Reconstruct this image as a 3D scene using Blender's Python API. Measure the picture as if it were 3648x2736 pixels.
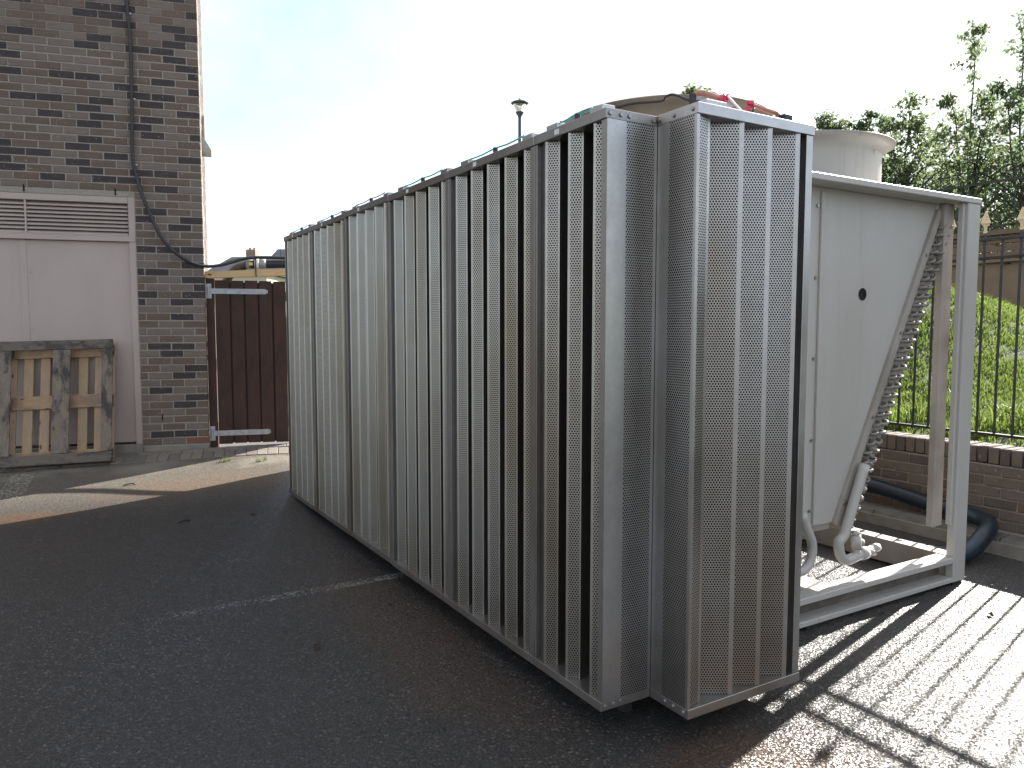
import bpy, bmesh, math, random
import numpy as np
from mathutils import Vector, Matrix
random.seed(7); rng = np.random.default_rng(7)
R = math.radians
scene = bpy.context.scene
for o in list(bpy.data.objects): bpy.data.objects.remove(o)

# ------------------------------------------------------------ camera, sky, sun, exposure
CAM = Vector((-1.668, -2.143, 1.50)); PITCH = 4.125; YAW = 30.88; FPX = 2705.19
cd = bpy.data.cameras.new('camera'); cam = bpy.data.objects.new('camera', cd)
scene.collection.objects.link(cam); scene.camera = cam
cam.location = CAM; cam.rotation_euler = (R(90 - PITCH), 0, -R(YAW))
cd.sensor_width = 36; cd.lens = FPX / 3648 * 36; cd.clip_start = 0.05; cd.clip_end = 2000

SUN_EL, SUN_SIDE = 32.3, 13.8            # sun stands 13.8 degrees off the +X axis towards +Y
sx = math.cos(R(SUN_EL)) * math.cos(R(SUN_SIDE)); sy = math.cos(R(SUN_EL)) * math.sin(R(SUN_SIDE)); sz = math.sin(R(SUN_EL))
sd = bpy.data.lights.new('sun', 'SUN'); sd.energy = 5.0; sd.angle = R(0.55); sd.color = (1.0, 0.955, 0.89)
sun = bpy.data.objects.new('sun', sd); scene.collection.objects.link(sun)
sun.rotation_euler = Vector((sx, sy, sz)).to_track_quat('Z', 'Y').to_euler(); sun.location = (12, 3, 12)

w = bpy.data.worlds.new('World'); scene.world = w; w.use_nodes = True
nt = w.node_tree; nt.nodes.clear()
out = nt.nodes.new('ShaderNodeOutputWorld'); bg = nt.nodes.new('ShaderNodeBackground')
sky = nt.nodes.new('ShaderNodeTexSky'); sky.sky_type = 'NISHITA'; sky.sun_disc = False
sky.sun_elevation = R(SUN_EL); sky.sun_rotation = math.atan2(sx, sy); sky.dust_density = 1.2; sky.ozone_density = 1.0
tc = nt.nodes.new('ShaderNodeTexCoord'); cl = nt.nodes.new('ShaderNodeTexNoise')
cl.inputs['Scale'].default_value = 1.7; cl.inputs['Detail'].default_value = 7; cl.inputs['Roughness'].default_value = .55
rp = nt.nodes.new('ShaderNodeValToRGB'); rp.color_ramp.elements[0].position = .35; rp.color_ramp.elements[1].position = .54
mx = nt.nodes.new('ShaderNodeMix'); mx.data_type = 'RGBA'
mp = nt.nodes.new('ShaderNodeMapping'); mp.inputs['Location'].default_value = (15.5, 8.5, 4.5); mp.inputs['Rotation'].default_value = (0, 0, -.38); mp.inputs['Scale'].default_value = (1, 1, 1.6)
nt.links.new(tc.outputs['Generated'], mp.inputs['Vector']); nt.links.new(mp.outputs[0], cl.inputs['Vector']); nt.links.new(cl.outputs['Fac'], rp.inputs['Fac'])
nt.links.new(rp.outputs['Color'], mx.inputs[0]); nt.links.new(sky.outputs['Color'], mx.inputs[6])
mx.inputs[7].default_value = (3.45, 3.5, 3.6, 1)
nt.links.new(mx.outputs[2], bg.inputs['Color']); bg.inputs['Strength'].default_value = 0.095
nt.links.new(bg.outputs['Background'], out.inputs['Surface'])
vs = scene.view_settings; vs.view_transform = 'Standard'; vs.look = 'None'; vs.exposure = 1.8; vs.gamma = 1; vs.use_curve_mapping = False
scene.render.engine = 'CYCLES'
scene.cycles.max_bounces = 6; scene.cycles.transparent_max_bounces = 12

# ------------------------------------------------------------ pixel -> direction helpers (photo pixels 3648 x 2736)
_p = R(PITCH); _a = R(YAW)
FW = Vector((math.sin(_a) * math.cos(_p), math.cos(_a) * math.cos(_p), -math.sin(_p)))
RI = Vector((math.cos(_a), -math.sin(_a), 0)); UP = RI.cross(FW)
FH = Vector((math.sin(_a), math.cos(_a), 0))
def ray(x, y): return (FW * FPX + RI * (x - 1824) - UP * (y - 1368)).normalized()
def on_x(x, y, X): d = ray(x, y); return CAM + d * ((X - CAM.x) / d.x)
def on_y(x, y, Y): d = ray(x, y); return CAM + d * ((Y - CAM.y) / d.y)
def at_depth(x, y, Z): d = ray(x, y); return CAM + d * (Z / d.dot(FH))

# ------------------------------------------------------------ materials
def mat(name, col, rough=.6, metal=0., spec=.5):
    m = bpy.data.materials.new(name); m.use_nodes = True
    b = m.node_tree.nodes['Principled BSDF']
    b.inputs['Base Color'].default_value = (*col, 1); b.inputs['Roughness'].default_value = rough
    b.inputs['Metallic'].default_value = metal; b.inputs['Specular IOR Level'].default_value = spec
    return m
class NG:
    """small node-building helper"""
    def __init__(s, m): s.t = m.node_tree; s.b = s.t.nodes['Principled BSDF']; s.N = s.t.nodes; s.L = s.t.links
    def n(s, kind, **kw):
        x = s.N.new(kind)
        for k, v in kw.items(): setattr(x, k, v)
        return x
    def put(s, sock, v):
        if isinstance(v, bpy.types.NodeSocket): s.L.new(v, sock)
        else: sock.default_value = v
    def coord(s, which='Object'): return s.n('ShaderNodeTexCoord').outputs[which]
    def noise(s, scale, detail=4, vec=None, rough=.55, out='Fac'):
        x = s.n('ShaderNodeTexNoise'); x.inputs['Scale'].default_value = scale; x.inputs['Detail'].default_value = detail
        x.inputs['Roughness'].default_value = rough
        if vec is not None: s.L.new(vec, x.inputs['Vector'])
        return x.outputs[out]
    def voro(s, scale, vec=None, out='Color'):
        x = s.n('ShaderNodeTexVoronoi'); x.inputs['Scale'].default_value = scale
        if vec is not None: s.L.new(vec, x.inputs['Vector'])
        return x.outputs[out]
    def math(s, op, a, b=0., c=0.):
        x = s.n('ShaderNodeMath', operation=op); s.put(x.inputs[0], a); s.put(x.inputs[1], b); s.put(x.inputs[2], c); return x.outputs[0]
    def ramp(s, f, *stops):
        x = s.n('ShaderNodeValToRGB'); s.L.new(f, x.inputs['Fac']); e = x.color_ramp.elements
        while len(e) < len(stops): e.new(.5)
        for i, (p, c) in enumerate(stops): e[i].position = p; e[i].color = (*c, 1) if len(c) == 3 else c
        return x.outputs['Color']
    def mix(s, f, a, b, blend='MIX'):
        x = s.n('ShaderNodeMix', data_type='RGBA', blend_type=blend)
        s.put(x.inputs[0], f); s.put(x.inputs[6], a if isinstance(a, bpy.types.NodeSocket) else (*a, 1)); s.put(x.inputs[7], b if isinstance(b, bpy.types.NodeSocket) else (*b, 1)); return x.outputs[2]
    def smooth(s, v, lo, hi):
        x = s.n('ShaderNodeMapRange', interpolation_type='SMOOTHSTEP'); s.put(x.inputs[0], v); x.inputs[1].default_value = lo; x.inputs[2].default_value = hi; return x.outputs[0]
    def bump(s, h, strength=.3, dist=.01, normal=None):
        x = s.n('ShaderNodeBump'); s.L.new(h, x.inputs['Height']); x.inputs['Strength'].default_value = strength; x.inputs['Distance'].default_value = dist
        if normal is not None: s.L.new(normal, x.inputs['Normal'])
        return x.outputs['Normal']
    def mapping(s, vec, scale=(1, 1, 1), loc=(0, 0, 0), rot=(0, 0, 0)):
        x = s.n('ShaderNodeMapping'); s.L.new(vec, x.inputs['Vector']); x.inputs['Scale'].default_value = scale; x.inputs['Location'].default_value = loc; x.inputs['Rotation'].default_value = rot; return x.outputs[0]
    def sep(s, vec): x = s.n('ShaderNodeSeparateXYZ'); s.L.new(vec, x.inputs[0]); return x.outputs
    def rand(s): return s.n('ShaderNodeObjectInfo').outputs['Random']
    def set(s, **kw):
        for k, v in kw.items(): s.put(s.b.inputs[k.replace('_', ' ')], v if isinstance(v, (bpy.types.NodeSocket, float, int)) else (*v, 1))

# a base colour broken up by noise, for painted and plain surfaces
def worn(name, c1, c2, scale=3., rough=.6, metal=0., streak=(1, 1, 1), bump=0., bscale=60., var=0., spec=.5):
    m = mat(name, c1, rough, metal, spec); g = NG(m); co = g.mapping(g.coord(), streak)
    f = g.noise(scale, 6, co); col = g.ramp(f, (.35, c1), (.68, c2))
    if var: col = g.mix(g.math('MULTIPLY', g.rand(), var), col, (c2[0] * .45, c2[1] * .45, c2[2] * .45))
    g.set(Base_Color=col, Roughness=g.math('ADD', g.math('MULTIPLY', g.noise(scale * 2.3, 4, co), .3), rough - .15))
    if bump: g.set(Normal=g.bump(g.noise(bscale, 4, co), bump, .004))
    return m

def galv(name, holes, tint=(.47, .455, .43), metal=.62):
    m = mat(name, tint, .45, metal); g = NG(m)
    co = g.coord()
    sp = g.voro(75., co); f = g.sep(sp)[0]
    dirt = g.noise(2.2, 6, g.mapping(co, (1, 1, .25)))
    c = g.mix(g.math('MULTIPLY', f, .22), tint, (tint[0] * .62, tint[1] * .64, tint[2] * .68))
    c = g.mix(g.smooth(dirt, .42, .72), c, (tint[0] * .70, tint[1] * .64, tint[2] * .56))
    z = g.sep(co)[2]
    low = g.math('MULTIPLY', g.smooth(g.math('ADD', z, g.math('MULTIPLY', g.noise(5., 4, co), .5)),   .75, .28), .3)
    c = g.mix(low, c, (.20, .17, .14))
    r = g.math('ADD', .26, g.math('MULTIPLY', g.noise(14., 4, co), .22))
    if holes:
        uv = g.sep(g.coord('UV')); a, b, rad = .0105, .0182, .00335
        def lat(ox, oy):
            dx = g.math('MULTIPLY', g.math('SUBTRACT', g.math('FRACT', g.math('ADD', g.math('DIVIDE', uv[0], a), ox)), .5), a)
            dy = g.math('MULTIPLY', g.math('SUBTRACT', g.math('FRACT', g.math('ADD', g.math('DIVIDE', uv[1], b), oy)), .5), b)
            return g.math('SQRT', g.math('ADD', g.math('MULTIPLY', dx, dx), g.math('MULTIPLY', dy, dy)))
        d = g.math('MINIMUM', lat(0, 0), lat(.5, .5)); h = g.math('LESS_THAN', d, rad)
        c = g.mix(h, c, (.012, .011, .011))
        g.set(Metallic=g.math('MULTIPLY', g.math('SUBTRACT', 1., h), metal), Specular_IOR_Level=g.math('MULTIPLY', g.math('SUBTRACT', 1., h), .5))
    g.set(Base_Color=c, Roughness=r)
    return m
M = {}
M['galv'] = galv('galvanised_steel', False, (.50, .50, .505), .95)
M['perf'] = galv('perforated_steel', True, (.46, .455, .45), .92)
M['galvdull'] = galv('shaded_galvanised_steel', False, (.34, .325, .315), .8)  # tint darkened to carry the dark reflection of the brick building
M['perfdull'] = galv('shaded_perforated_steel', True, (.30, .29, .28), .8)  # tint darkened to carry the shade on the turned-away end strips
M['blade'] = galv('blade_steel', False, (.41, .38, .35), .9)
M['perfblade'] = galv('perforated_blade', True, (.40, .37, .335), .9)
M['black'] = mat('black_void', (.018, .018, .02), .9, 0, .2)
M['voidgrey'] = mat('dim_interior', (.055, .055, .06), .85)  # grey stands for the dim, shaded inside of the end module
M['rubber'] = worn('black_rubber', (.018, .018, .02), (.03, .03, .032), 6, .5)
M['bluehose'] = worn('blue_black_hose', (.008, .014, .024), (.014, .028, .042), 5, .38, bump=.15, bscale=90)
def creammat():
    m = worn('cream_powder_coat', (.48, .465, .44), (.43, .41, .38), 1.8, .45, streak=(1, 1, .5)); g = NG(m); co = g.coord()
    src = g.b.inputs['Base Color'].links[0].from_socket
    c = g.mix(g.math('MULTIPLY', g.smooth(g.noise(3., 7, g.mapping(co, (7, 7, .35)), .65), .52, .72), .28), src, (.30, .26, .21))
    c = g.mix(g.math('MULTIPLY', g.smooth(g.noise(26., 5, co, .7), .62, .75), .3), c, (.33, .29, .24))
    g.set(Base_Color=c); return m
M['cream'] = creammat()
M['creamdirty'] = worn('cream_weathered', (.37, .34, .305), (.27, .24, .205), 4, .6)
M['coilgrey'] = worn('coil_end_paint', (.30, .28, .25), (.20, .18, .16), 14, .55)
M['cowlbrown'] = worn('shaded_brown_cowl', (.33, .275, .215), (.24, .19, .14), 5, .6)  # browner than the other cowl; tone includes shade of its backlit side
M['webshade'] = worn('shaded_rail_web', (.17, .145, .12), (.10, .085, .07), 8, .8)  # cream rail web with the shade of its recess put into the colour
M['fin'] = worn('coil_fins', (.20, .18, .155), (.10, .09, .08), 9, .6)
M['door'] = worn('taupe_door_paint', (.445, .368, .332), (.395, .325, .295), 2.0, .5, streak=(1, 1, .4))
M['concrete'] = worn('concrete', (.27, .25, .22), (.17, .16, .14), 7, .85, bump=.4, bscale=80)
M['kerb'] = worn('kerb_concrete', (.15, .138, .12), (.085, .08, .07), 9, .85, bump=.5, bscale=110, var=.25)
M['iron'] = worn('black_iron', (.012, .014, .016), (.03, .03, .03), 30, .38)
M['gold'] = worn('cream_finial_paint', (.72, .60, .38), (.55, .43, .25), 20, .5)
M['galvhinge'] = worn('zinc_hinge', (.42, .43, .45), (.30, .31, .33), 25, .45, .5)
M['render'] = worn('brown_render', (.25, .185, .125), (.20, .145, .10), 2.5, .9)
M['brownboard'] = worn('brown_boards', (.20, .14, .095), (.15, .105, .07), 3, .8)
M['slate'] = worn('slate_roof', (.03, .036, .048), (.05, .056, .068), 5, .95, spec=.12)
M['housewall'] = worn('cream_house_wall', (.66, .62, .50), (.58, .54, .43), 1.5, .8)
M['chimney'] = worn('chimney_brick', (.30, .22, .16), (.20, .15, .12), 8, .85)
M['pane'] = mat('dark_window', (.03, .035, .045), .12)
M['white'] = mat('white_plastic', (.72, .72, .70), .45)
M['greyplastic'] = worn('grey_plastic', (.36, .36, .35), (.26, .26, .25), 20, .5)
M['lampgrey'] = worn('lamp_grey_paint', (.085, .09, .095), (.06, .065, .07), 6, .5)
M['copper'] = worn('painted_copper_pipe', (.52, .25, .19), (.35, .17, .12), 18, .4, .3)
M['redtape'] = mat('red_tape', (.62, .05, .09), .35)
M['teal'] = mat('teal_rope', (.02, .34, .32), .6)
M['pink'] = mat('mauve_rope', (.30, .10, .13), .6)
M['brass'] = mat('brass', (.55, .40, .14), .35, .8)
M['slab'] = worn('mortar', (.33, .30, .26), (.27, .245, .21), 30, .92, bump=.5, bscale=160)

def brickmat(name, c1, c2):
    m = mat(name, c1, .85); g = NG(m); co = g.coord()
    rnd = g.rand(); off = g.n('ShaderNodeVectorMath', operation='ADD'); g.L.new(co, off.inputs[0])
    cb = g.n('ShaderNodeCombineXYZ'); g.put(cb.inputs[0], g.math('MULTIPLY', rnd, 37.)); g.put(cb.inputs[1], g.math('MULTIPLY', rnd, 91.)); g.L.new(cb.outputs[0], off.inputs[1])
    v = off.outputs[0]
    f = g.noise(16., 6, g.mapping(v, (.5, 1, 1.6)), .62)
    c = g.ramp(f, (.32, c1), (.7, c2))
    c = g.mix(g.math('MULTIPLY', rnd, .45), c, (c1[0] * .72, c1[1] * .70, c1[2] * .70))
    c = g.mix(g.smooth(g.noise(46., 3, v), .66, .72), c, (.30, .28, .25))
    g.set(Base_Color=c, Normal=g.bump(g.noise(70., 5, g.mapping(v, (.6, 1, 2.2))), .55, .006))
    return m
M['b_dark'] = brickmat('brick_blue_black', (.042, .034, .036), (.065, .052, .052))
M['b_grey'] = brickmat('brick_grey', (.192, .156, .134), (.152, .125, .108))
M['b_brown'] = brickmat('brick_brown', (.152, .112, .088), (.122, .088, .070))
M['b_red'] = brickmat('brick_red_brown', (.24, .10, .062), (.16, .085, .062))
M['b_buff'] = brickmat('brick_low_wall', (.165, .13, .105), (.12, .095, .078))
M['b_buff2'] = brickmat('brick_low_wall_dark', (.115, .092, .078), (.09, .073, .062))
M['paver'] = brickmat('block_paver', (.215, .185, .155), (.155, .135, .115))
M['paver2'] = brickmat('block_paver_dark', (.165, .145, .13), (.12, .105, .095))

def woodmat(name, c1, c2, c3, axis=2, scale=1.):
    m = mat(name, c1, .75); g = NG(m); co = g.coord()
    rnd = g.rand(); off = g.n('ShaderNodeVectorMath', operation='ADD'); g.L.new(co, off.inputs[0])
    cb = g.n('ShaderNodeCombineXYZ')
    for i in range(3): g.put(cb.inputs[i], g.math('MULTIPLY', rnd, (13., 29., 7.)[i]))
    g.L.new(cb.outputs[0], off.inputs[1]); v = off.outputs[0]
    st = [14 * scale] * 3; st[axis] = 1.2 * scale
    gr = g.noise(3., 6, g.mapping(v, st), .6)
    c = g.ramp(gr, (.3, c1), (.7, c2))
    wst = [5] * 3; wst[axis] = 2.2
    c = g.mix(g.smooth(g.noise(1.6, 7, g.mapping(v, wst), .68), .46, .60), c, c3)
    kst = [9] * 3; kst[axis] = 3.2
    kn = g.n('ShaderNodeTexVoronoi'); kn.inputs['Scale'].default_value = 1.; g.L.new(g.mapping(v, kst), kn.inputs['Vector'])
    c = g.mix(g.smooth(kn.outputs['Distance'], .13, .06), c, (.07, .035, .018))
    g.set(Base_Color=c, Normal=g.bump(gr, .35, .004))
    return m
M['w_new'] = woodmat('pallet_wood_fresh', (.43, .30, .18), (.36, .24, .14), (.33, .25, .18), 2)
M['w_newh'] = woodmat('pallet_wood_fresh_across', (.42, .28, .165), (.34, .22, .125), (.25, .175, .12), 0)
M['w_old'] = woodmat('pallet_wood_weathered', (.15, .125, .10), (.24, .185, .14), (.050, .046, .042), 2)
M['w_oldh'] = woodmat('pallet_wood_weathered_across', (.11, .095, .08), (.16, .13, .105), (.050, .046, .042), 0)
M['w_beam'] = woodmat('pine_beam', (.62, .42, .20), (.52, .33, .14), (.56, .40, .22), 0)
M['w_gate'] = woodmat('stained_gate_board', (.058, .025, .016), (.040, .017, .011), (.033, .016, .011), 2)

# asphalt with rust runs, a worn white line and pale wash near the block edge
def asphalt():
    m = mat('asphalt', (.06, .06, .06), .6); g = NG(m); co = g.coord(); x, y, z = g.sep(co)
    fine = g.noise(190., 3, co, .6); ag = g.voro(130., co, 'Color'); agf = g.sep(ag)[0]; big = g.noise(.8, 6, co, .6); mid = g.noise(9., 5, co, .6)
    c = g.ramp(fine, (.30, (.018, .018, .019)), (.62, (.055, .053, .051)))
    c = g.mix(g.smooth(agf, .90, .97), c, (.14, .13, .12))
    c = g.mix(g.math('MULTIPLY', g.smooth(big, .35, .7), .45), c, (.040, .036, .031))
    c = g.mix(g.math('MULTIPLY', g.smooth(mid, .5, .75), .35), c, (.022, .022, .024))
    def blob(cx, cy, rx, ry, amt, nscale=2.2):
        dx = g.math('DIVIDE', g.math('SUBTRACT', x, cx), rx); dy = g.math('DIVIDE', g.math('SUBTRACT', y, cy), ry)
        d = g.math('SQRT', g.math('ADD', g.math('MULTIPLY', dx, dx), g.math('MULTIPLY', dy, dy)))
        d = g.math('ADD', d, g.math('MULTIPLY', g.math('SUBTRACT', g.noise(nscale, 6, co, .65), .5), 1.6))
        return g.math('MULTIPLY', g.smooth(d, 1.05, .25), amt)
    for a in ((.25, -.40, .70, .35, .36), (.62, -.60, .30, .22, .22), (-.6, 5.1, 1.1, .38, .6), (.0, 4.9, .5, .3, .6), (-.25, 1.2, .35, 1.6, .22), (-1.9, 4.7, .4, .25, .45)):
        c = g.mix(blob(*a), c, (.115, .055, .024))
    # pale cement wash along the block edge, following the wall direction
    dw = g.math('ADD', g.math('MULTIPLY', g.math('ADD', x, .345), -.257), g.math('MULTIPLY', g.math('SUBTRACT', y, 6.237), -.966))
    dn = g.math('ADD', dw, g.math('MULTIPLY', g.math('SUBTRACT', g.noise(3., 6, co, .65), .5), .6))
    band = g.math('MULTIPLY', g.smooth(dn, .30, .45), g.smooth(dn, .78, .55))
    wash_patch = g.smooth(g.noise(1.4, 5, co), .36, .58)  # noise that breaks the cement wash into patches
    c = g.mix(g.math('MULTIPLY', g.math('MULTIPLY', band, wash_patch), .75), c, (.30, .275, .24))
    sunlit_dust = g.math('MULTIPLY', g.smooth(dw, 2.2, .8), g.math('ADD', .55, g.math('MULTIPLY', g.smooth(fine, .35, .65), .45)))  # dust tone near the wall, brightened to carry the sunlit patch
    c = g.mix(g.math('MULTIPLY', sunlit_dust, .7), c, (.205, .180, .148))
    # worn white line crossing in front of the long side
    ly = g.math('ABSOLUTE', g.math('SUBTRACT', y, g.math('ADD', 2.09, g.math('MULTIPLY', x, .015))))
    stripe = g.math('LESS_THAN', g.math('ADD', ly, g.math('MULTIPLY', g.math('SUBTRACT', g.noise(30., 3, co), .5), .05)), .045)
    along = g.smooth(x, -2.3, .0)
    thr = g.math('SUBTRACT', .655, g.math('MULTIPLY', along, .125))
    flake = g.math('GREATER_THAN', g.math('ADD', g.math('MULTIPLY', g.noise(80., 3, co, .6), .8), g.math('MULTIPLY', g.noise(6., 3, co), .2)), thr)
    c = g.mix(g.math('MULTIPLY', g.math('MULTIPLY', stripe, flake), .42), c, (.50, .50, .48))
    # second scrap of line by the pallet
    lx = g.math('ABSOLUTE', g.math('SUBTRACT', x, g.math('ADD', -2.02, g.math('MULTIPLY', g.math('SUBTRACT', y, 5.9), .10))))
    st2 = g.math('MULTIPLY', g.math('LESS_THAN', lx, .10), g.math('MULTIPLY', g.math('GREATER_THAN', dw, .42), g.math('LESS_THAN', dw, 1.25)))
    c = g.mix(g.math('MULTIPLY', g.math('MULTIPLY', st2, g.math('GREATER_THAN', g.noise(45., 4, co), .57)), .6), c, (.55, .52, .40))
    wet = g.smooth(g.noise(1.1, 4, co), .35, .65)
    r = g.math('ADD', .24, g.math('MULTIPLY', g.noise(120., 2, co), .22))
    cell = g.n('ShaderNodeTexVoronoi'); cell.inputs['Scale'].default_value = 200.; g.L.new(co, cell.inputs['Vector'])
    v1 = g.n('ShaderNodeVectorMath', operation='SUBTRACT'); g.L.new(cell.outputs['Color'], v1.inputs[0]); v1.inputs[1].default_value = (.5, .5, .5)
    v2 = g.n('ShaderNodeVectorMath', operation='MULTIPLY'); g.L.new(v1.outputs[0], v2.inputs[0]); v2.inputs[1].default_value = (.6, .6, 0.)
    v3 = g.n('ShaderNodeVectorMath', operation='ADD'); g.L.new(v2.outputs[0], v3.inputs[0]); g.L.new(g.bump(g.noise(70., 3, co, .6), .5, .008), v3.inputs[1])
    v4 = g.n('ShaderNodeVectorMath', operation='NORMALIZE'); g.L.new(v3.outputs[0], v4.inputs[0])
    g.set(Base_Color=c, Roughness=r, Normal=v4.outputs[0], Specular_IOR_Level=.36)
    return m
M['asphalt'] = asphalt()
def grassmat(name, c1, c2, tr=.45):
    m = mat(name, c1, .55); g = NG(m); co = g.coord()
    c = g.ramp(g.math('ADD', g.math('MULTIPLY', g.noise(2.5, 5, co, .7), .5), g.math('MULTIPLY', g.noise(38., 2, co, .5), .5)), (.36, c1), (.62, c2))
    t = g.n('ShaderNodeBsdfTranslucent'); g.L.new(g.mix(.35, c, (c2[0] * 1.5, c2[1] * 1.6, c2[2])), t.inputs['Color'])
    mxs = g.n('ShaderNodeMixShader'); mxs.inputs[0].default_value = tr
    g.set(Base_Color=c); o = [n for n in g.N if n.type == 'OUTPUT_MATERIAL'][0]
    g.L.new(g.b.outputs[0], mxs.inputs[1]); g.L.new(t.outputs[0], mxs.inputs[2]); g.L.new(mxs.outputs[0], o.inputs['Surface'])
    return m
M['grass'] = grassmat('grass_blades', (.048, .10, .02), (.165, .205, .055), .52)
M['leaf'] = grassmat('leaf_green', (.085, .125, .075), (.11, .15, .09), .68)
M['leaf2'] = grassmat('leaf_olive', (.095, .13, .07), (.13, .16, .09), .68)
M['turf'] = worn('turf_soil', (.05, .07, .018), (.028, .034, .014), 9, .95)
M['bark'] = worn('bark', (.10, .085, .065), (.05, .042, .034), 20, .9)
M['deadleaf'] = mat('dead_leaf', (.075, .048, .028), .7)

# ------------------------------------------------------------ mesh helpers
COL = scene.collection
def link(o, parent=None):
    COL.objects.link(o)
    if parent is not None:
        o.parent = parent; o.matrix_parent_inverse = wm(parent).inverted()
    return o
def wm(o):
    m = o.matrix_basis.copy()
    return m if o.parent is None else wm(o.parent) @ o.matrix_parent_inverse @ m
def mk(name, verts, faces, mats, parent=None, smooth=False, fm=None, uv=None):
    me = bpy.data.meshes.new(name); me.from_pydata([tuple(v) for v in verts], [], faces)
    for m in (mats if isinstance(mats, (list, tuple)) else [mats]): me.materials.append(M[m])
    if fm: me.polygons.foreach_set('material_index', fm)
    if smooth: me.polygons.foreach_set('use_smooth', [True] * len(me.polygons))
    if uv:
        l = me.uv_layers.new(name='UVMap')
        for p in me.polygons:
            for k, li in enumerate(p.loop_indices): l.data[li].uv = uv[p.index][k]
    me.validate(); me.update()
    return link(bpy.data.objects.new(name, me), parent)
def tag(o, label, cat, group=None):
    o['label'] = label; o['category'] = cat
    if group: o['group'] = group
    return o
def thing(name, label, cat, loc=(0, 0, 0), group=None):
    o = bpy.data.objects.new(name, None); o.empty_display_size = .1; o.location = loc; COL.objects.link(o)
    return tag(o, label, cat, group)
def struct(o): o['kind'] = 'structure'; return o
def bm_mesh(bm, name, mats):
    me = bpy.data.meshes.new(name); bm.normal_update(); bm.to_mesh(me); bm.free()
    for m in (mats if isinstance(mats, (list, tuple)) else [mats]): me.materials.append(M[m])
    return me
def box_bm(bm, lo, hi, frame=None):
    vs_ = [bm.verts.new((x, y, z)) for x in (lo[0], hi[0]) for y in (lo[1], hi[1]) for z in (lo[2], hi[2])]
    for f in ((0, 1, 3, 2), (4, 6, 7, 5), (0, 4, 5, 1), (2, 3, 7, 6), (0, 2, 6, 4), (1, 5, 7, 3)): bm.faces.new([vs_[i] for i in f])
    if frame:
        for v in vs_: v.co = frame(*v.co)
    return vs_
def box(name, lo, hi, m, parent=None, bev=0., frame=None):
    bm = bmesh.new(); box_bm(bm, lo, hi, frame)
    bmesh.ops.recalc_face_normals(bm, faces=bm.faces)
    if bev: bmesh.ops.bevel(bm, geom=list(bm.edges), offset=bev, segments=1, affect='EDGES', clamp_overlap=True)
    return link(bpy.data.objects.new(name, bm_mesh(bm, name, m)), parent)
def prism(name, pts, z0, z1, m, parent=None, frame=None, bev=0., axis='z'):
    """extrude a 2D polygon; axis z: (x,y)->z ; axis y: (x,z)->y"""
    bm = bmesh.new(); n = len(pts)
    def P(p, t): return (p[0], p[1], t) if axis == 'z' else (p[0], t, p[1])
    a = [bm.verts.new(P(p, z0)) for p in pts]; b = [bm.verts.new(P(p, z1)) for p in pts]
    bm.faces.new(a); bm.faces.new(b[::-1])
    for i in range(n): bm.faces.new((a[i], b[i], b[(i + 1) % n], a[(i + 1) % n]))
    if frame:
        for v in bm.verts: v.co = frame(*v.co)
    bmesh.ops.recalc_face_normals(bm, faces=bm.faces)
    if bev: bmesh.ops.bevel(bm, geom=list(bm.edges), offset=bev, segments=1, affect='EDGES', clamp_overlap=True)
    return link(bpy.data.objects.new(name, bm_mesh(bm, name, m)), parent)
def catmull(pts, n=8):
    P = [Vector(p) for p in pts]; P = [P[0] * 2 - P[1]] + P + [P[-1] * 2 - P[-2]]; o = []
    for i in range(1, len(P) - 2):
        for k in range(n):
            t = k / n; a, b, c, d = P[i - 1:i + 3]
            o.append(.5 * ((2 * b) + (c - a) * t + (2 * a - 5 * b + 4 * c - d) * t * t + (3 * b - a - 3 * c + d) * t ** 3))
    o.append(P[-2]); return o
def tube_data(path, rad, seg=10):
    path = [Vector(p) for p in path]; n = len(path); V = []; F = []
    up = Vector((0, 0, 1)); prev = None
    for i, p in enumerate(path):
        t = (path[min(i + 1, n - 1)] - path[max(i - 1, 0)]).normalized()
        if prev is None: a = t.cross(up if abs(t.z) < .9 else Vector((1, 0, 0))).normalized()
        else: a = (prev - t * prev.dot(t)).normalized()
        prev = a; b = t.cross(a); r = rad[i] if hasattr(rad, '__len__') else rad
        for k in range(seg):
            an = 2 * math.pi * k / seg; V.append(p + a * (r * math.cos(an)) + b * (r * math.sin(an)))
    for i in range(n - 1):
        for k in range(seg):
            k2 = (k + 1) % seg; F.append((i * seg + k, i * seg + k2, (i + 1) * seg + k2, (i + 1) * seg + k))
    F.append(tuple(range(seg))[::-1]); F.append(tuple(range((n - 1) * seg, n * seg)))
    return V, F
def tube(name, path, rad, m, parent=None, seg=10, smooth=True):
    V, F = tube_data(path, rad, seg); return mk(name, V, F, m, parent, smooth)
def lathe(name, prof, c, m, parent=None, seg=48, smooth=True):
    V = []; F = []; n = len(prof)
    for k in range(seg):
        a = 2 * math.pi * k / seg
        for r, z in prof: V.append((c[0] + r * math.cos(a), c[1] + r * math.sin(a), c[2] + z))
    for k in range(seg):
        k2 = (k + 1) % seg
        for i in range(n - 1): F.append((k * n + i, k2 * n + i, k2 * n + i + 1, k * n + i + 1))
    o = mk(name, V, F, m, parent, smooth)
    return o
def disc_mesh(name, r, t, m, seg=10):
    """a short button lying in the xz plane, thickness along -y"""
    bm = bmesh.new(); bmesh.ops.create_cone(bm, cap_ends=True, segments=seg, radius1=r, radius2=r * .8, depth=t)
    for v in bm.verts: v.co = Vector((v.co.x, -v.co.z, v.co.y))
    return bm_mesh(bm, name, m)
def place(name, me, loc, rot, parent):
    o = bpy.data.objects.new(name, me); o.location = loc; o.rotation_euler = rot; return link(o, parent)

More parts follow.
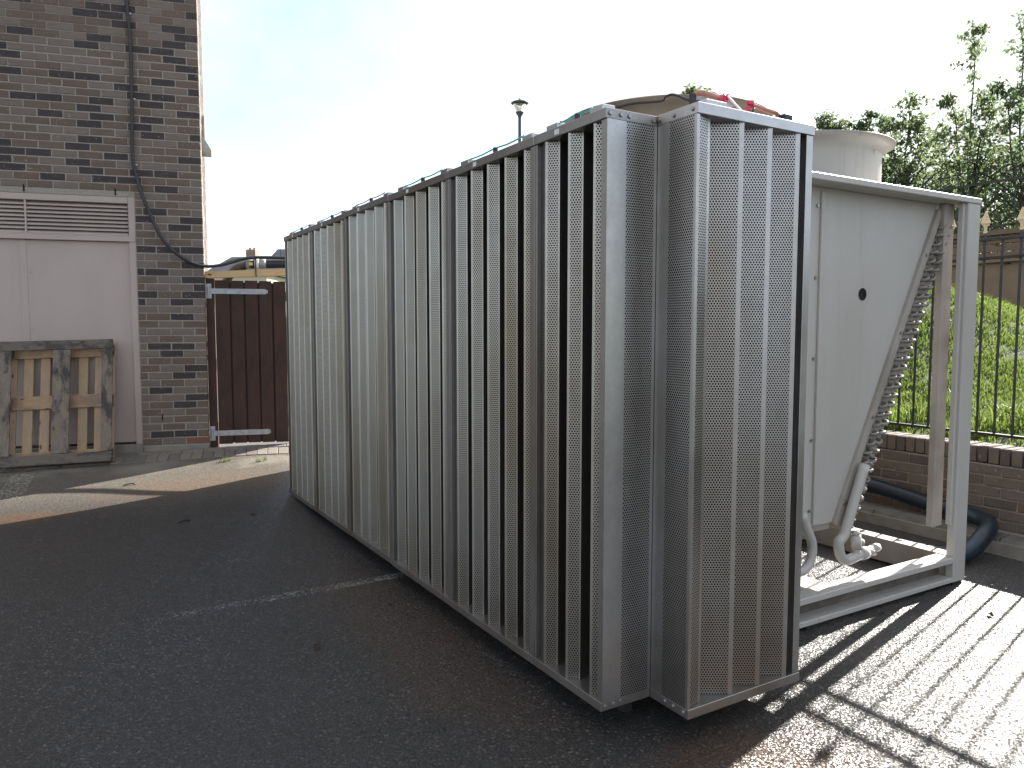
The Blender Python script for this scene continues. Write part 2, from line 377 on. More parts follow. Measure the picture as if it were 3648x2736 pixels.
# ------------------------------------------------------------ ground
W0 = Vector((-.345, 6.237, 0)); WR = Vector((.966, -.257, 0)).normalized(); WN = Vector((-.257, -.966, 0)).normalized()
_dk = np.array([-50, -.2, 0, .3, .7, 1.2, 1.75, 2.6, 3.6, 5, 80]); _hk = np.array([.27, .27, .262, .205, .155, .11, .075, .04, .015, 0, 0])
def ground_h(X, Y):
    dw = (X - W0.x) * WN.x + (Y - W0.y) * WN.y; s = -((X - W0.x) * WR.x + (Y - W0.y) * WR.y)
    h = np.interp(dw, _dk, _hk)
    return h - .026 * np.clip(s, -.5, 6) * np.clip(1 - dw / 3.5, 0, 1) * np.clip(dw * 8 + 1, 0, 1)
def gh(x, y): return float(ground_h(np.array(x), np.array(y)))
xs = np.concatenate([np.array([-300, -120, -60, -30, -18, -12, -9, -7]), np.arange(-6, 4.6, .13), np.array([5, 6, 8, 12, 20, 40, 80, 160, 300])])
ys = np.concatenate([np.array([-300, -120, -50, -25, -14, -9, -6]), np.arange(-4.5, 8.4, .13), np.array([9, 11, 14, 20, 30, 50, 90, 160, 300])])
XX, YY = np.meshgrid(xs, ys); ZZ = ground_h(XX, YY) + .004 * np.sin(XX * 2.1 + 1) * np.sin(YY * 1.7) * (abs(XX) < 8)
nx, ny = len(xs), len(ys)
V = np.stack([XX.ravel(), YY.ravel(), ZZ.ravel()], 1)
F = [(j * nx + i, j * nx + i + 1, (j + 1) * nx + i + 1, (j + 1) * nx + i) for j in range(ny - 1) for i in range(nx - 1)]
struct(mk('asphalt_ground', V, F, 'asphalt', None, True))

# block paving strip along the building
def wall_pt(s, dw, z=0.): return W0 - WR * s + WN * dw + Vector((0, 0, z))
pv = struct(mk('paving_strip', [wall_pt(-2.2, .005, .18), wall_pt(6, .005, .10), wall_pt(6, .31, .02), wall_pt(-2.2, .31, .15), wall_pt(-2.2, .005, -.2), wall_pt(6, .005, -.2), wall_pt(6, .31, -.2), wall_pt(-2.2, .31, -.2)],
    [(0, 1, 2, 3), (0, 4, 5, 1), (1, 5, 6, 2), (2, 6, 7, 3), (3, 7, 4, 0), (4, 7, 6, 5)], 'slab'))
pm = {}
for k in ('paver', 'paver2'):
    bm = bmesh.new(); box_bm(bm, (-.05, -.1, -.05), (.05, .1, 0)); bmesh.ops.recalc_face_normals(bm, faces=bm.faces)
    bmesh.ops.bevel(bm, geom=list(bm.edges), offset=.004, segments=1, affect='EDGES'); pm[k] = bm_mesh(bm, 'paver', k)
yaw_w = math.atan2(WR.y, WR.x)
for row in range(2):
    s = -1.9
    while s < 2.4:
        if row == 0:   # headers along the front edge (short side to the asphalt)
            c = wall_pt(s, .215); L = .105
            rz = yaw_w
        else:
            c = wall_pt(s, .058); L = .205; rz = yaw_w + math.pi / 2
        z = gh(c.x, c.y); z2 = gh(*(c + WN * .09).xy); z1 = gh(*(c - WN * .09).xy); tilt = math.atan2(z1 - z2, .18)
        o = bpy.data.objects.new('paver', pm[random.choice(('paver', 'paver2', 'paver'))])
        # tilt about the wall direction so the block follows the fall away from the wall
        o.matrix_basis = Matrix.Translation((c.x, c.y, z + .008 + random.uniform(-.002, .002))) @ Matrix.Rotation(tilt, 4, WR) @ Matrix.Rotation(rz + random.uniform(-.012, .012), 4, 'Z')
        link(o, pv); s += L

# ------------------------------------------------------------ brick building on the left
WFR = lambda s, d, z: W0 - WR * s + WN * d + Vector((0, 0, z))     # s to the left along the wall, d out of it, z up
bld = thing('brick_building', 'multicoloured brick building with taupe plant-room door and louvre', 'building', (W0.x, W0.y, .2))
DS0, DS1, DZ1 = .632, 2.62, 2.815     # door opening
ZB0 = .255; ZT = 7.2
side_dir = Vector((math.sin(R(YAW - 21.3)), math.cos(R(YAW - 21.3)), 0))
def wslab(name, s0, s1, z0, z1, d0=-.12, d1=-.010): return box(name, (s0, d0, z0), (s1, d1, z1), 'slab', bld, 0, WFR)
fw = bm = bmesh.new()
box_bm(bm, (.004, -.12, ZB0), (DS0, -.0045, DZ1), WFR); box_bm(bm, (DS1, -.12, ZB0), (6.5, -.0045, DZ1), WFR); box_bm(bm, (.004, -.12, DZ1 + .0005), (6.5, -.0045, ZT), WFR)
bmesh.ops.recalc_face_normals(bm, faces=bm.faces)
fwall = link(bpy.data.objects.new('front_wall', bm_mesh(bm, 'front_wall', 'slab')), bld)
bm = bmesh.new(); A_ = WFR(.004, -.121, 0); Bf = WFR(.0, -.121, 0) + side_dir * 6
c4 = [WFR(.012, -.121, 0), WFR(.012, -.121, 0) + side_dir * 6, WFR(6.5, -.121, 0) + side_dir * 6, WFR(6.5, -.121, 0)]
lo = [bm.verts.new((p.x, p.y, .1)) for p in c4]; hi = [bm.verts.new((p.x, p.y, ZT)) for p in c4]
bm.faces.new(lo); bm.faces.new(hi[::-1])
for i in range(4): bm.faces.new((lo[i], hi[i], hi[(i + 1) % 4], lo[(i + 1) % 4]))
bmesh.ops.recalc_face_normals(bm, faces=bm.faces)
link(bpy.data.objects.new('wall_core', bm_mesh(bm, 'wall_core', 'slab')), bld)
BH, BP, BL, BJ = .065, .0752, .215, .0105
_bc = {}
def brick_mesh(L, m, k):
    key = (round(L, 3), m, k)
    if key not in _bc:
        rr = random.Random(hash(key) % 9999); bm = bmesh.new(); box_bm(bm, (-L / 2, 0, -BH / 2), (L / 2, .05, BH / 2)); bmesh.ops.recalc_face_normals(bm, faces=bm.faces)
        bmesh.ops.bevel(bm, geom=[e for e in bm.edges if abs(e.verts[0].co.y) < .01 and abs(e.verts[1].co.y) < .01], offset=.0045, segments=1, affect='EDGES')
        for v in bm.verts: v.co += Vector((rr.uniform(-.0016, .0016), rr.uniform(-.0008, .0008), rr.uniform(-.0016, .0016)))
        _bc[key] = bm_mesh(bm, 'brick', m)
    return _bc[key]
def pick(): return random.choices(('b_dark', 'b_grey', 'b_brown', 'b_red'), (.26, .40, .338, .002))[0]
front_rot = math.atan2(WR.y, WR.x)
rest = bmesh.new(); restm = []; n_indiv = 0
REST = ['b_dark', 'b_grey', 'b_brown', 'b_red', 'b_grey']
cour = 0; z = ZB0 + .06 + BH / 2; last = None
while z < ZT - .05:
    s = 0. if cour % 2 == 0 else -(BL / 2 + BJ / 2 + .0) ; first = True
    spans = [(0, DS0 - .004), (DS1 + .004, 6.5)] if z - BH / 2 < DZ1 - .005 else [(0, 6.5)]
    for (a, b) in spans:
        s = a if (cour % 2 == 0) else a - (BL + BJ) / 2
        if a > 0: s = a
        while s < b - .03:
            s0 = max(s, a); s1 = min(s + BL, b)
            if s1 - s0 > .03:
                m = pick()
                if m == last and random.random() < .45: m = pick()
                last = m
                if z < .55 and random.random() < .12: m = 'b_red'
                L = s1 - s0; c = WFR((s0 + s1) / 2, random.uniform(-.0015, .0015), z + random.uniform(-.0012, .0012))
                seen = (s0 < 1.98 and z < 4.95)
                if seen and n_indiv < 300 and z < 4.62:
                    place('brick', brick_mesh(L, m, random.randrange(3)), c, (random.uniform(-.006, .006), random.uniform(-.004, .004), front_rot), fwall); n_indiv += 1
                else:
                    f0 = len(rest.faces); box_bm(rest, (s0, -.05, z - BH / 2), (s1, random.uniform(-.001, .0015), z + BH / 2), WFR); restm += [REST.index(m)] * 6
            s += BL + BJ
    z += BP; cour += 1
# sunlit side wall bricks, seen almost edge on: one joined mesh
SFR = lambda t, d, z: WFR(.012, 0, 0) + side_dir * t + Vector((side_dir.y, -side_dir.x, 0)) * d + Vector((0, 0, z))
z = ZB0 + .06 + BH / 2; cour = 0
while z < ZT - .05:
    t = (.11 if cour % 2 == 0 else .225)
    while t < 5.9:
        m = pick(); box_bm(rest, (t, -.03, z - BH / 2), (t + BL, .011 + random.uniform(0, .002), z + BH / 2), SFR); restm += [REST.index(m)] * 6; t += BL + BJ
    z += BP; cour += 1
bmesh.ops.recalc_face_normals(rest, faces=rest.faces)
me = bm_mesh(rest, 'brickwork', REST[:4]); me.polygons.foreach_set('material_index', restm)
bo = link(bpy.data.objects.new('brickwork', me), bld); bo['kind'] = 'stuff'
box('base_course', (.002, -.06, .12), (DS0 - .004, .006, ZB0 + .052), 'concrete', bld, .006, WFR)
# door and louvre
dr = box('door_frame', (DS0, -.09, .33), (DS0 + .062, -.004, 2.815), 'door', bld, .004, WFR)
box('frame_head', (DS0 + .0625, -.088, 2.750), (DS1, -.006, 2.814), 'door', bld, .004, WFR)
box('frame_transom', (DS0 + .005, -.088, 2.372), (DS1, .006, 2.418), 'door', bld, .004, WFR)
box('drip_bead', (DS0 + .01, -.03, 2.418), (DS1, .002, 2.432), 'door', bld, .003, WFR)
box('door_step', (DS0 - .002, -.12, .12), (DS1, .010, .328), 'concrete', bld, .006, WFR)
for (a, b) in ((DS0 + .064, 1.617), (1.621, DS1)):
    lf = box('door_leaf', (a, -.06, .352), (b, -.030, 2.370), 'door', bld, .002, WFR)
    if a < 1:
        for zz in (2.191, 1.674, 1.161, .634): box('hinge', (a - .010, -.034, zz - .05), (a + .006, -.016, zz + .05), 'door', lf, .003, WFR)
        rv = disc_mesh('rivet', .0075, .006, 'door')
        for zz in (2.328, 2.055, 1.781, 1.505, 1.23, .95): place('rivet', rv, WFR(1.585, -.028, zz), (0, 0, front_rot), lf)
    else: box('cover_strip', (a - .012, -.031, .36), (a + .05, -.0255, 2.365), 'door', lf, .002, WFR)
lv = box('louvre_back', (DS0 + .062, -.11, 2.418), (DS1, -.089, 2.750), 'black', bld, 0, WFR)
for (a, b) in ((DS0 + .068, 1.592), (1.608, DS1)):
    for i in range(8):
        z0 = 2.442 + i * .0385
        pts = [(-.075, z0 + .034), (-.071, z0 + .038), (-.018, z0 + .006), (-.018, z0 - .006), (-.022, z0 - .006), (-.022, z0 + .003)]
        bm = bmesh.new(); A = [bm.verts.new(WFR(a, p[0], p[1])) for p in pts]; B = [bm.verts.new(WFR(b, p[0], p[1])) for p in pts]
        bm.faces.new(A); bm.faces.new(B[::-1])
        for k in range(6): bm.faces.new((A[k], B[k], B[(k + 1) % 6], A[(k + 1) % 6]))
        bmesh.ops.recalc_face_normals(bm, faces=bm.faces)
        link(bpy.data.objects.new('louvre_blade', bm_mesh(bm, 'louvre_blade', 'door')), lv)
box('louvre_mullion', (1.592, -.085, 2.418), (1.608, -.008, 2.750), 'door', bld, .002, WFR)
# weep slots in the brickwork
for (s, zz) in ((.44, .60), (1.60, 2.86), (.80, 2.86)): box('weep_vent', (s - .006, -.02, zz - .033), (s + .006, .003, zz + .033), 'black', fwall, 0, WFR)
# fittings on the sunlit side
fl = tag(prism('wedge_light', [(.0, 3.36), (.10, 3.36), (.10, 3.385), (.0, 3.56)], .28, .52, 'greyplastic', None, lambda d, zz, t: SFR(t, d + .014, zz)), 'grey wedge-shaped bulkhead light on the sunlit brick side wall', 'wall light')
sg = tag(box('wall_plate', (1.7, .014, 3.75), (2.2, .05, 4.10), 'greyplastic', None, .005, SFR), 'flat grey plate high on the sunlit brick side wall', 'plate')

# ------------------------------------------------------------ pallet against the door
pal = thing('wooden_pallet', 'weathered wooden pallet leaning upright against the taupe door', 'pallet', WFR(.86, .36, gh(*WFR(1.3, .34, 0).xy)))
PT, PB = WFR(0, .130, 1.405), WFR(0, .385, .232)
pu = (PT - PB); PL = pu.length; pu.normalize(); pn = WR.cross(pu); pn = pn if pn.dot(WN) > 0 else -pn
PFR = lambda s, d, h: PB - WR * (s + .845) + pu * h + pn * d + Vector((0, 0, -.024 * s))    # s left, d towards viewer, h up the pallet
def board(nm, s0, s1, h0, h1, d0, d1, m):
    o = box(nm, (s0, d0, h0), (s1, d1, h1), m, None, .0035, PFR)
    o.parent = pal; o.matrix_parent_inverse = wm(pal).inverted(); return o
PW = 1.0
board('bottom_board', 0, PW, PL - .092, PL, -.020, .0, 'w_oldh'); board('bottom_board', 0, PW, 0, .098, -.020, .0, 'w_oldh')
board('bottom_board', .002, .098, .1, PL - .094, -.019, -.001, 'w_old'); board('bottom_board', .375, .525, .1, PL - .094, -.019, -.001, 'w_old'); board('bottom_board', .875, PW, .1, PL - .094, -.019, -.001, 'w_old')
for h0, h1 in ((PL - .155, PL - .03), (.545, .675), (.03, .135)):
    board('stringer_board', .004, PW - .004, h0, h1, -.122, -.102, 'w_newh')
for s in (.05, .45, .93):
    for h in (.08, .61, PL - .09): board('block', s - .045, s + .045, h - .045, h + .045, -.1015, -.0205, 'w_old')
for s in (.005, .10, .245, .43, .575, .72, .86): board('deck_board', s, s + .085, .004, PL - .004, -.143, -.1225, 'w_new')

# ------------------------------------------------------------ gate, beam and hoses
gate = thing('timber_gate', 'dark brown boarded gate hung beside the brick corner', 'gate', WFR(-.5, -.06, .26))
def gb(nm, s0, s1, z0, z1, d0, d1, m, bev=.003, par=None): return box(nm, (s0, d0, z0), (s1, d1, z1), m, par or gate, bev, WFR)
gb('gate_post', -.086, -.004, .24, 2.025, -.13, -.05, 'w_gate')
ed = [-.090, -.246, -.386, -.526, -.668, -.81, -.86]
for i in range(5):
    a, b = ed[i + 1] + .012, ed[i] - .004
    gb('cover_batten', ed[i + 1] - .03, ed[i + 1] + .045, .30, 1.99, -.087, -.0685, 'w_gate') if i < 4 else None
    gb('gate_board', a, b, .292 + random.uniform(-.004, .004), 2.012 + random.uniform(-.006, .006), -.068, -.050, 'w_gate')
for zz in (.45, 1.12, 1.80): gb('gate_rail', -.80, -.12, zz, zz + .10, -.128, -.0875, 'w_gate')
for zc in (1.895, .407):
    hg = gb('strap_hinge', -.600, -.055, zc - .028, zc + .028, -.048, -.043, 'galvhinge', .001)
    box('hinge_tip', (-.618, -.048, zc - .018), (-.600, -.043, zc + .018), 'galvhinge', hg, .001, WFR)
    box('hinge_plate', (-.060, -.049, zc - .077), (-.008, -.042, zc + .077), 'galvhinge', hg, .001, WFR)
    bm = bmesh.new(); bmesh.ops.create_cone(bm, cap_ends=True, segments=12, radius1=.010, radius2=.010, depth=.10)
    for v in bm.verts: v.co = WFR(-.03, -.038, zc) + v.co
    link(bpy.data.objects.new('hinge_pin', bm_mesh(bm, 'hinge_pin', 'galvhinge')), hg)
    bt = disc_mesh('bolt', .013, .008, 'galvhinge')
    for s in (-.10, -.34): place('bolt', bt, WFR(s, -.041, zc), (0, 0, front_rot), hg)
tag(prism('gate_far_post', [(-.83, -.14), (-.91, -.14), (-.91, -.05), (-.83, -.05)], .24, 2.06, 'w_gate', None, WFR), 'dark timber post at the free end of the boarded gate', 'post')
tag(mk('pine_beam', [WFR(s, d, zz) for s, za in ((.006, 2.028), (-.95, 2.079)) for d in (-.128, -.038) for zz in (za, za + .068)],
    [(0, 1, 3, 2), (4, 6, 7, 5), (0, 4, 5, 1), (2, 3, 7, 6), (0, 2, 6, 4), (1, 5, 7, 3)], 'w_beam'), 'yellow pine beam laid across the top of the gate', 'beam')
hp = catmull([WFR(-.02, -.95, 1.35), WFR(-.10, -.62, 1.85), WFR(-.25, -.30, 2.11), WFR(-.42, -.10, 2.175), WFR(-.56, -.085, 2.185), WFR(-.85, -.085, 2.195), WFR(-1.08, -.12, 2.19), (1.12, 6.30, 2.14), (1.60, 6.10, 2.10), (2.02, 5.62, 1.98), (2.20, 5.30, 1.75), (2.22, 5.19, 1.5)], 8)
bh = thing('insulated_hose', 'thick black insulated hose with grey coupling lying on the pine beam', 'hose', WFR(-.8, -.085, 2.15))
tube('hose_body', hp, .045, 'rubber', bh, 14)
tube('coupling', [WFR(-.405, -.093, 2.180), WFR(-.50, -.087, 2.186)], .050, 'greyplastic', bh, 18)
tube('coupling_collar', [WFR(-.492, -.087, 2.187), WFR(-.535, -.086, 2.188)], .057, 'white', bh, 18)
tube('coupling_sleeve', [WFR(-.535, -.086, 2.188), WFR(-.605, -.085, 2.190)], .050, 'greyplastic', bh, 18)
box('brass_latch', (-.475, -.045, 2.165), (-.435, -.034, 2.20), 'brass', bh, .003, WFR)
tube('cable_tie', catmull([WFR(-.50, -.03, 2.24), WFR(-.502, -.022, 2.15), WFR(-.505, -.028, 2.05)], 4), .006, 'rubber', bh, 6)
cpts = [(.62, 7.1), (.625, 5.6), (.632, 4.702), (.62, 4.505), (.612, 4.174), (.618, 3.772), (.628, 3.366), (.624, 3.163), (.593, 2.988), (.529, 2.772), (.416, 2.480), (.323, 2.335), (.240, 2.254), (.156, 2.195), (.056, 2.156), (-.046, 2.143), (-.163, 2.161), (-.282, 2.198), (-.417, 2.242), (-.60, 2.255), (-.85, 2.252), (-1.02, 2.235)]
path = catmull([WFR(s, .026 + (.03 if zz < 2.9 else 0) - (.10 * max(0, min(1, (.1 - s) / .5))), zz) for s, zz in cpts], 6)
cb = thing('black_cable', 'thick black cable hanging down the brick wall and swinging to the gate beam', 'cable', WFR(.62, .02, 3.2))
tube('cable', path, .0165, 'rubber', cb, 10)
for zz in (4.6, 3.76, 3.12):
    i = min(range(len(path)), key=lambda k: abs(path[k].z - zz)); p = path[i]
    box('cable_clip', (-.004, -.004, -.006), (.030, .004, .006), 'white', cb, .001, lambda a, b, c, p=p: p + WR * a - WN * (.012) + WN * b + Vector((0, 0, c)))

# ------------------------------------------------------------ acoustic louvre modules round the cooler
ZB, ZTOP = .10, 2.2714
def strip(name, cols, z0, z1, parent, thick_dir, t):
    """vertical folded sheet: cols = [((x,y), u, material), ...] ; sheet from col i to i+1 uses material i; closed at the back"""
    V = []; F = []; fm = []; uv = []; mats = []
    n = len(cols)
    for (p, u, m) in cols: V += [(p[0], p[1], z0), (p[0], p[1], z1)]
    for (p, u, m) in cols: q = (p[0] + thick_dir[0] * t, p[1] + thick_dir[1] * t); V += [(q[0], q[1], z0), (q[0], q[1], z1)]
    def mi(m):
        if m not in mats: mats.append(m)
        return mats.index(m)
    def add(f, m, u): F.append(f); fm.append(mi(m)); uv.append(u)
    for i in range(n - 1):
        u0, u1 = cols[i][1], cols[i + 1][1]
        add((2 * i, 2 * i + 2, 2 * i + 3, 2 * i + 1), cols[i][2], [(u0, z0), (u1, z0), (u1, z1), (u0, z1)])
        b = 2 * n
        add((b + 2 * i + 2, b + 2 * i, b + 2 * i + 1, b + 2 * i + 3), 'black', [(0, 0)] * 4)
        add((2 * i + 1, 2 * i + 3, b + 2 * i + 3, b + 2 * i + 1), 'blade', [(0, 0)] * 4); add((2 * i + 2, 2 * i, b + 2 * i, b + 2 * i + 2), 'blade', [(0, 0)] * 4)
    b = 2 * n; e = 2 * (n - 1)
    add((0, 1, b + 1, b), 'blade', [(0, 0)] * 4); add((e + 1, e, b + e, b + e + 1), 'blade', [(0, 0)] * 4)
    return mk(name, V, F, mats, parent, False, fm, uv)
bolt_me = disc_mesh('bolt', .0085, .006, 'galv', 12)
def lug(parent, FR, a0, a1):
    o = box('lifting_lug', (a0, .018, ZTOP + .0005), (a1, .075, ZTOP + .026), 'galv', parent, .003, FR); return o
GRP = 'acoustic louvre modules round the cooler'
edges = [0., .4655, 1.2485, 2.030, 2.805, 3.590, 4.369]
ords = ['short acoustic louvre module with solid-edged side at the notched corner', 'second acoustic louvre module from the notched corner, beside the short one', 'third acoustic louvre module from the notched corner along the long side',
        'fourth acoustic louvre module from the notched corner, with mauve rope on top', 'fifth acoustic louvre module from the notched corner, second from the gate end', 'sixth and last acoustic louvre module, at the gate end of the long side']
for k in range(6):
    n0, f0 = edges[k] + .0012, edges[k + 1] - .0012; Wd = f0 - n0
    mod = thing('acoustic_louvre', ords[k], 'louvre panel', (.1, n0 + Wd / 2, 0), GRP)
    dz = random.uniform(-.003, .003); zb, zt = ZB + dz, ZTOP + dz
    FR = lambda a, d, z, n0=n0: Vector((d, n0 + a, z))
    jut = random.uniform(-.004, .002)
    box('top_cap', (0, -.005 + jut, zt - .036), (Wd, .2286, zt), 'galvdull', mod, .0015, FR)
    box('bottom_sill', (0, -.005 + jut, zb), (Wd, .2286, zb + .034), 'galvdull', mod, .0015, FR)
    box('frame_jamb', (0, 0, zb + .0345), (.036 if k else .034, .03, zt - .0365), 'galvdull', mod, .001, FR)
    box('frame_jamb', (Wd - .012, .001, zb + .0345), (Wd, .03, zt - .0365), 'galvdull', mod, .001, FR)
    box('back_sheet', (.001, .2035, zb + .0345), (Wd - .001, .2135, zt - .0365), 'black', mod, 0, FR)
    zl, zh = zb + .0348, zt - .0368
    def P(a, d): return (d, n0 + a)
    strip('shaded_end_strip', [(P(Wd - .0125, .022), .0, 'perfdull'), (P(Wd - .062, .003), .053, 'galvdull'), (P(Wd - .073, .0), .065, 'blade'), (P(Wd - .0725, .02), .08, 'black')], zl, zh, mod, (1, 0), .012)
    nb = 4 if k else 2
    for i in range(nb):
        a0 = Wd - .073 - .156 * i + random.uniform(-.002, .002); j = random.uniform(-.0015, .0015)
        strip('blade', [(P(a0 + .001, .010 + j), -.01, 'blade'), (P(a0, j), 0, 'blade'), (P(a0 - .0065, .0065 + j), .0095, 'perfblade'), (P(a0 - .0370, .0370 + j), .0525, 'blade'), (P(a0 - .0410, .0410 + j), .058, 'blade'), (P(a0 - .02, .115), .14, 'black')], zl, zh, mod, (.9, .44), .006)
    a0 = Wd - .073 - .156 * nb
    strip('half_blade', [(P(a0 + .006, .012), -.01, 'blade'), (P(a0, 0), 0, 'blade'), (P(a0 - .0065, .0065), .0095, 'perfblade'), (P(a0 - .040, .040), .057, 'blade'), (P(a0 - .042, .09), .10, 'blade')], zl, zh, mod, (.6, .8), .010)
    for a in (.05, Wd - .17) if k else (.05, Wd - .13): lug(mod, FR, a, a + .08)
    box('label_plate', (Wd * .62, -.0068 + jut, zt - .029), (Wd * .62 + .03, -.0052 + jut, zt - .010), 'white', mod, 0, FR)
    rope = 'pink' if k == 3 else 'teal'
    tube('tie_rope', catmull([FR(.13, .03, zt + .034), FR(Wd * .35, .035, zt + .030), FR(Wd * .5, .04, zt + .036), FR(Wd * .68, .035, zt + .028), FR(Wd - .13, .03, zt + .030)], 5), .0035, rope, mod, 6)
    box('rope_clip', (Wd * .5 - .008, .03, zt + .0005), (Wd * .5 + .008, .05, zt + .040), 'rubber', mod, .003, FR)
    for a in (.12, Wd - .12): box('support_foot', (a - .02, .185, gh(.2, n0 + a) - .002), (a + .02, .225, zb), 'rubber', mod, 0, FR)
    if k == 0:
        strip('side_panel', [((.0, n0 - .0008), 0, 'galv'), ((.086, n0 - .0008), .086, 'perf'), ((.2145, n0 - .0008), .2145, 'galv'), ((.2278, n0 - .0008), .228, 'galv')], zb + .0345, zt - .0365, mod, (0, 1), .0006)
        for x in (.012, .060, .098, .208): place('bolt', bolt_me, (x, n0 - .003, zt - .018), (0, 0, 0), mod)
        for x in (.016, .055, .088): place('bolt', bolt_me, (x, n0 - .003, zb + .017), (0, 0, 0), mod)

# module on the near end
YB, XB, XC = -.198, .2298, .832
mod = thing('acoustic_louvre', 'acoustic louvre module standing proud across the end of the cooler', 'louvre panel', (.53, 0, 0), GRP)
Wd = XC - XB; FR = lambda a, d, z: Vector((XB + a, YB + d, z)); P = lambda a, d: (XB + a, YB + d)
zb, zt = ZB - .004, ZTOP + .001; DD = .43
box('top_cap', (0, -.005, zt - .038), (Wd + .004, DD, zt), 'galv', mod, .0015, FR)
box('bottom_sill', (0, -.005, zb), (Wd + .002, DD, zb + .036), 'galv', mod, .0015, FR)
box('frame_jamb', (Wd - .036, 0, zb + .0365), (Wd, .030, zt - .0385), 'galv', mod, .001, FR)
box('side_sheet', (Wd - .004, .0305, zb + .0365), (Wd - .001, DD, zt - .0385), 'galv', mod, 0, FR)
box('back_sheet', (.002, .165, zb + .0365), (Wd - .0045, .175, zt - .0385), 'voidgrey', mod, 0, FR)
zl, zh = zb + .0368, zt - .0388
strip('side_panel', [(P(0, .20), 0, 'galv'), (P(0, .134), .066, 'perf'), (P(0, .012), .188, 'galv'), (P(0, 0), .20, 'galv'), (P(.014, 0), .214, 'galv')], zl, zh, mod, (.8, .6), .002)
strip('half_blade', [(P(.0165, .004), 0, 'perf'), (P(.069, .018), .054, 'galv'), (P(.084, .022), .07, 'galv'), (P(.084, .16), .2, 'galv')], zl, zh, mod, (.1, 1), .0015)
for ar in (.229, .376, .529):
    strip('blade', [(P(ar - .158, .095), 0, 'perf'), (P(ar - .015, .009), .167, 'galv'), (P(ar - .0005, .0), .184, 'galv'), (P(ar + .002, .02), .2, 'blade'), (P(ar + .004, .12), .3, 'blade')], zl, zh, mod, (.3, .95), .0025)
for y in (.05, .115, .19): place('bolt', bolt_me, (XB - .003, YB + y if y > .06 else YB + .022, zt - .019), (0, 0, -math.pi / 2), mod)
for y in (.022, .075, .12): place('bolt', bolt_me, (XB - .003, YB + y, zb + .018), (0, 0, -math.pi / 2), mod)
for a in (.1, Wd - .1): box('support_foot', (a - .02, .36, 0), (a + .02, .42, zb), 'rubber', mod, 0, FR)
box('shaded_end_strip', (.5335, .040, zb + .0368), (.5995, .050, zt - .0388), 'fin', mod, 0, FR)  # added panel; its grey stands for the shaded gap beside the jamb
lug(mod, FR, .06, .16)
# pipework and cables lying on top of the end module
pp = thing('tape_wrapped_pipe', 'copper-coloured pipe wrapped in red tape lying on the end louvre module', 'pipe', (.55, -.02, ZTOP))
tp = lambda x, y, Y: on_y(x, y, Y)
tube('pipe', catmull([tp(2474, 336, .03), tp(2500, 331, .01), tp(2530, 339, -.01), tp(2565, 352, -.03)], 6), .011, 'copper', pp, 8)
tube('pipe', catmull([tp(2672, 372, -.06), tp(2700, 382, -.07), tp(2740, 396, -.09), tp(2770, 406, -.10), tp(2768, 420, -.10), tp(2745, 428, -.10)], 6), .009, 'copper', pp, 8)
def rag(c, r, m, parent, nm, am=.6, sq=1.):
    bm = bmesh.new(); bmesh.ops.create_icosphere(bm, subdivisions=2, radius=r)
    for v in bm.verts: v.co = v.co * (1 - am / 2 + am * random.random()); v.co.z *= sq; v.co += Vector(c)
    link(bpy.data.objects.new(nm, bm_mesh(bm, nm, m)), parent)
for x, y, Y in ((2566, 352, -.03), (2578, 360, -.03), (2590, 352, -.03), (2583, 345, -.03), (2672, 366, -.06), (2680, 376, -.06), (2668, 386, -.06)): rag(tp(x, y, Y), .013, 'redtape', pp, 'tape_wrap')
for x, y, Y in ((2674, 376, -.06), (2574, 356, -.03), (2468, 334, .03)):
    q = tp(x, y, Y); box('pipe_support', (q.x - .010, q.y - .010, ZTOP + .0015), (q.x + .010, q.y + .010, q.z), 'rubber', pp, .002)
q = tp(2788, 424, -.11); box('end_block', (q.x - .022, q.y - .03, ZTOP + .0015), (q.x + .022, q.y + .02, q.z + .012), 'rubber', pp, .003)
tag(tube('striped_tape', catmull([tp(2592, 342, -.04), tp(2608, 360, -.08), tp(2625, 378, -.13), tp(2642, 396, -.175)], 6), .004, 'white', None, 6), 'white tape end trailing down from the red-taped pipe', 'tape')
tag(tube('looped_cable', catmull([tp(2190, 384, .32), tp(2260, 368, .27), tp(2340, 362, .22), tp(2366, 356, .20), tp(2372, 345, .18), tp(2392, 337, .15), tp(2418, 342, .10), tp(2452, 356, .05), tp(2500, 362, .02), tp(2520, 368, -.02)], 8), .005, 'rubber', None, 7), 'thin black cable looping over the top of the end louvre module', 'cable')
q = tp(2545, 332, .12); pb = thing('plastic_sheet', 'crumpled pale plastic sheet behind the red-taped pipe', 'sheet', (q.x, q.y, ZTOP)); rag((q.x - .03, q.y, q.z - .025), .055, 'greyplastic', pb, 'sheet_fold', .22, .5); rag((q.x + .045, q.y, q.z - .035), .05, 'greyplastic', pb, 'sheet_fold', .22, .5)

# ------------------------------------------------------------ the cooler itself
cu = thing('cooling_unit', 'cream dry cooler with V-shaped coil and round fan cowls, enclosed by louvres', 'cooling unit', (1.6, 2.6, 0))
UX0, UX1, UY0, UY1, UT = .405, 2.914, .27, 5.20, 2.247  # unseen far end, its length shaped by the shadow it casts
box('top_deck', (UX0, UY0 - .004, UT - .032), (UX1 + .004, UY1, UT), 'cream', cu, .003)
box('corner_post', (2.787, UY0, .016), (2.912, UY0 + .048, UT - .0325), 'cream', cu, .004)
box('post_cover', (2.762, UY0 + .016, .36), (2.7865, UY0 + .046, UT - .0335), 'cream', cu, .003)
box('inner_channel', (2.700, UY0 + .085, .34), (2.745, UY0 + .125, UT - .0335), 'creamdirty', cu, .003)
box('inner_channel', (2.7455, UY0 + .087, .34), (2.80, UY0 + .105, UT - .034), 'creamdirty', cu, .002)
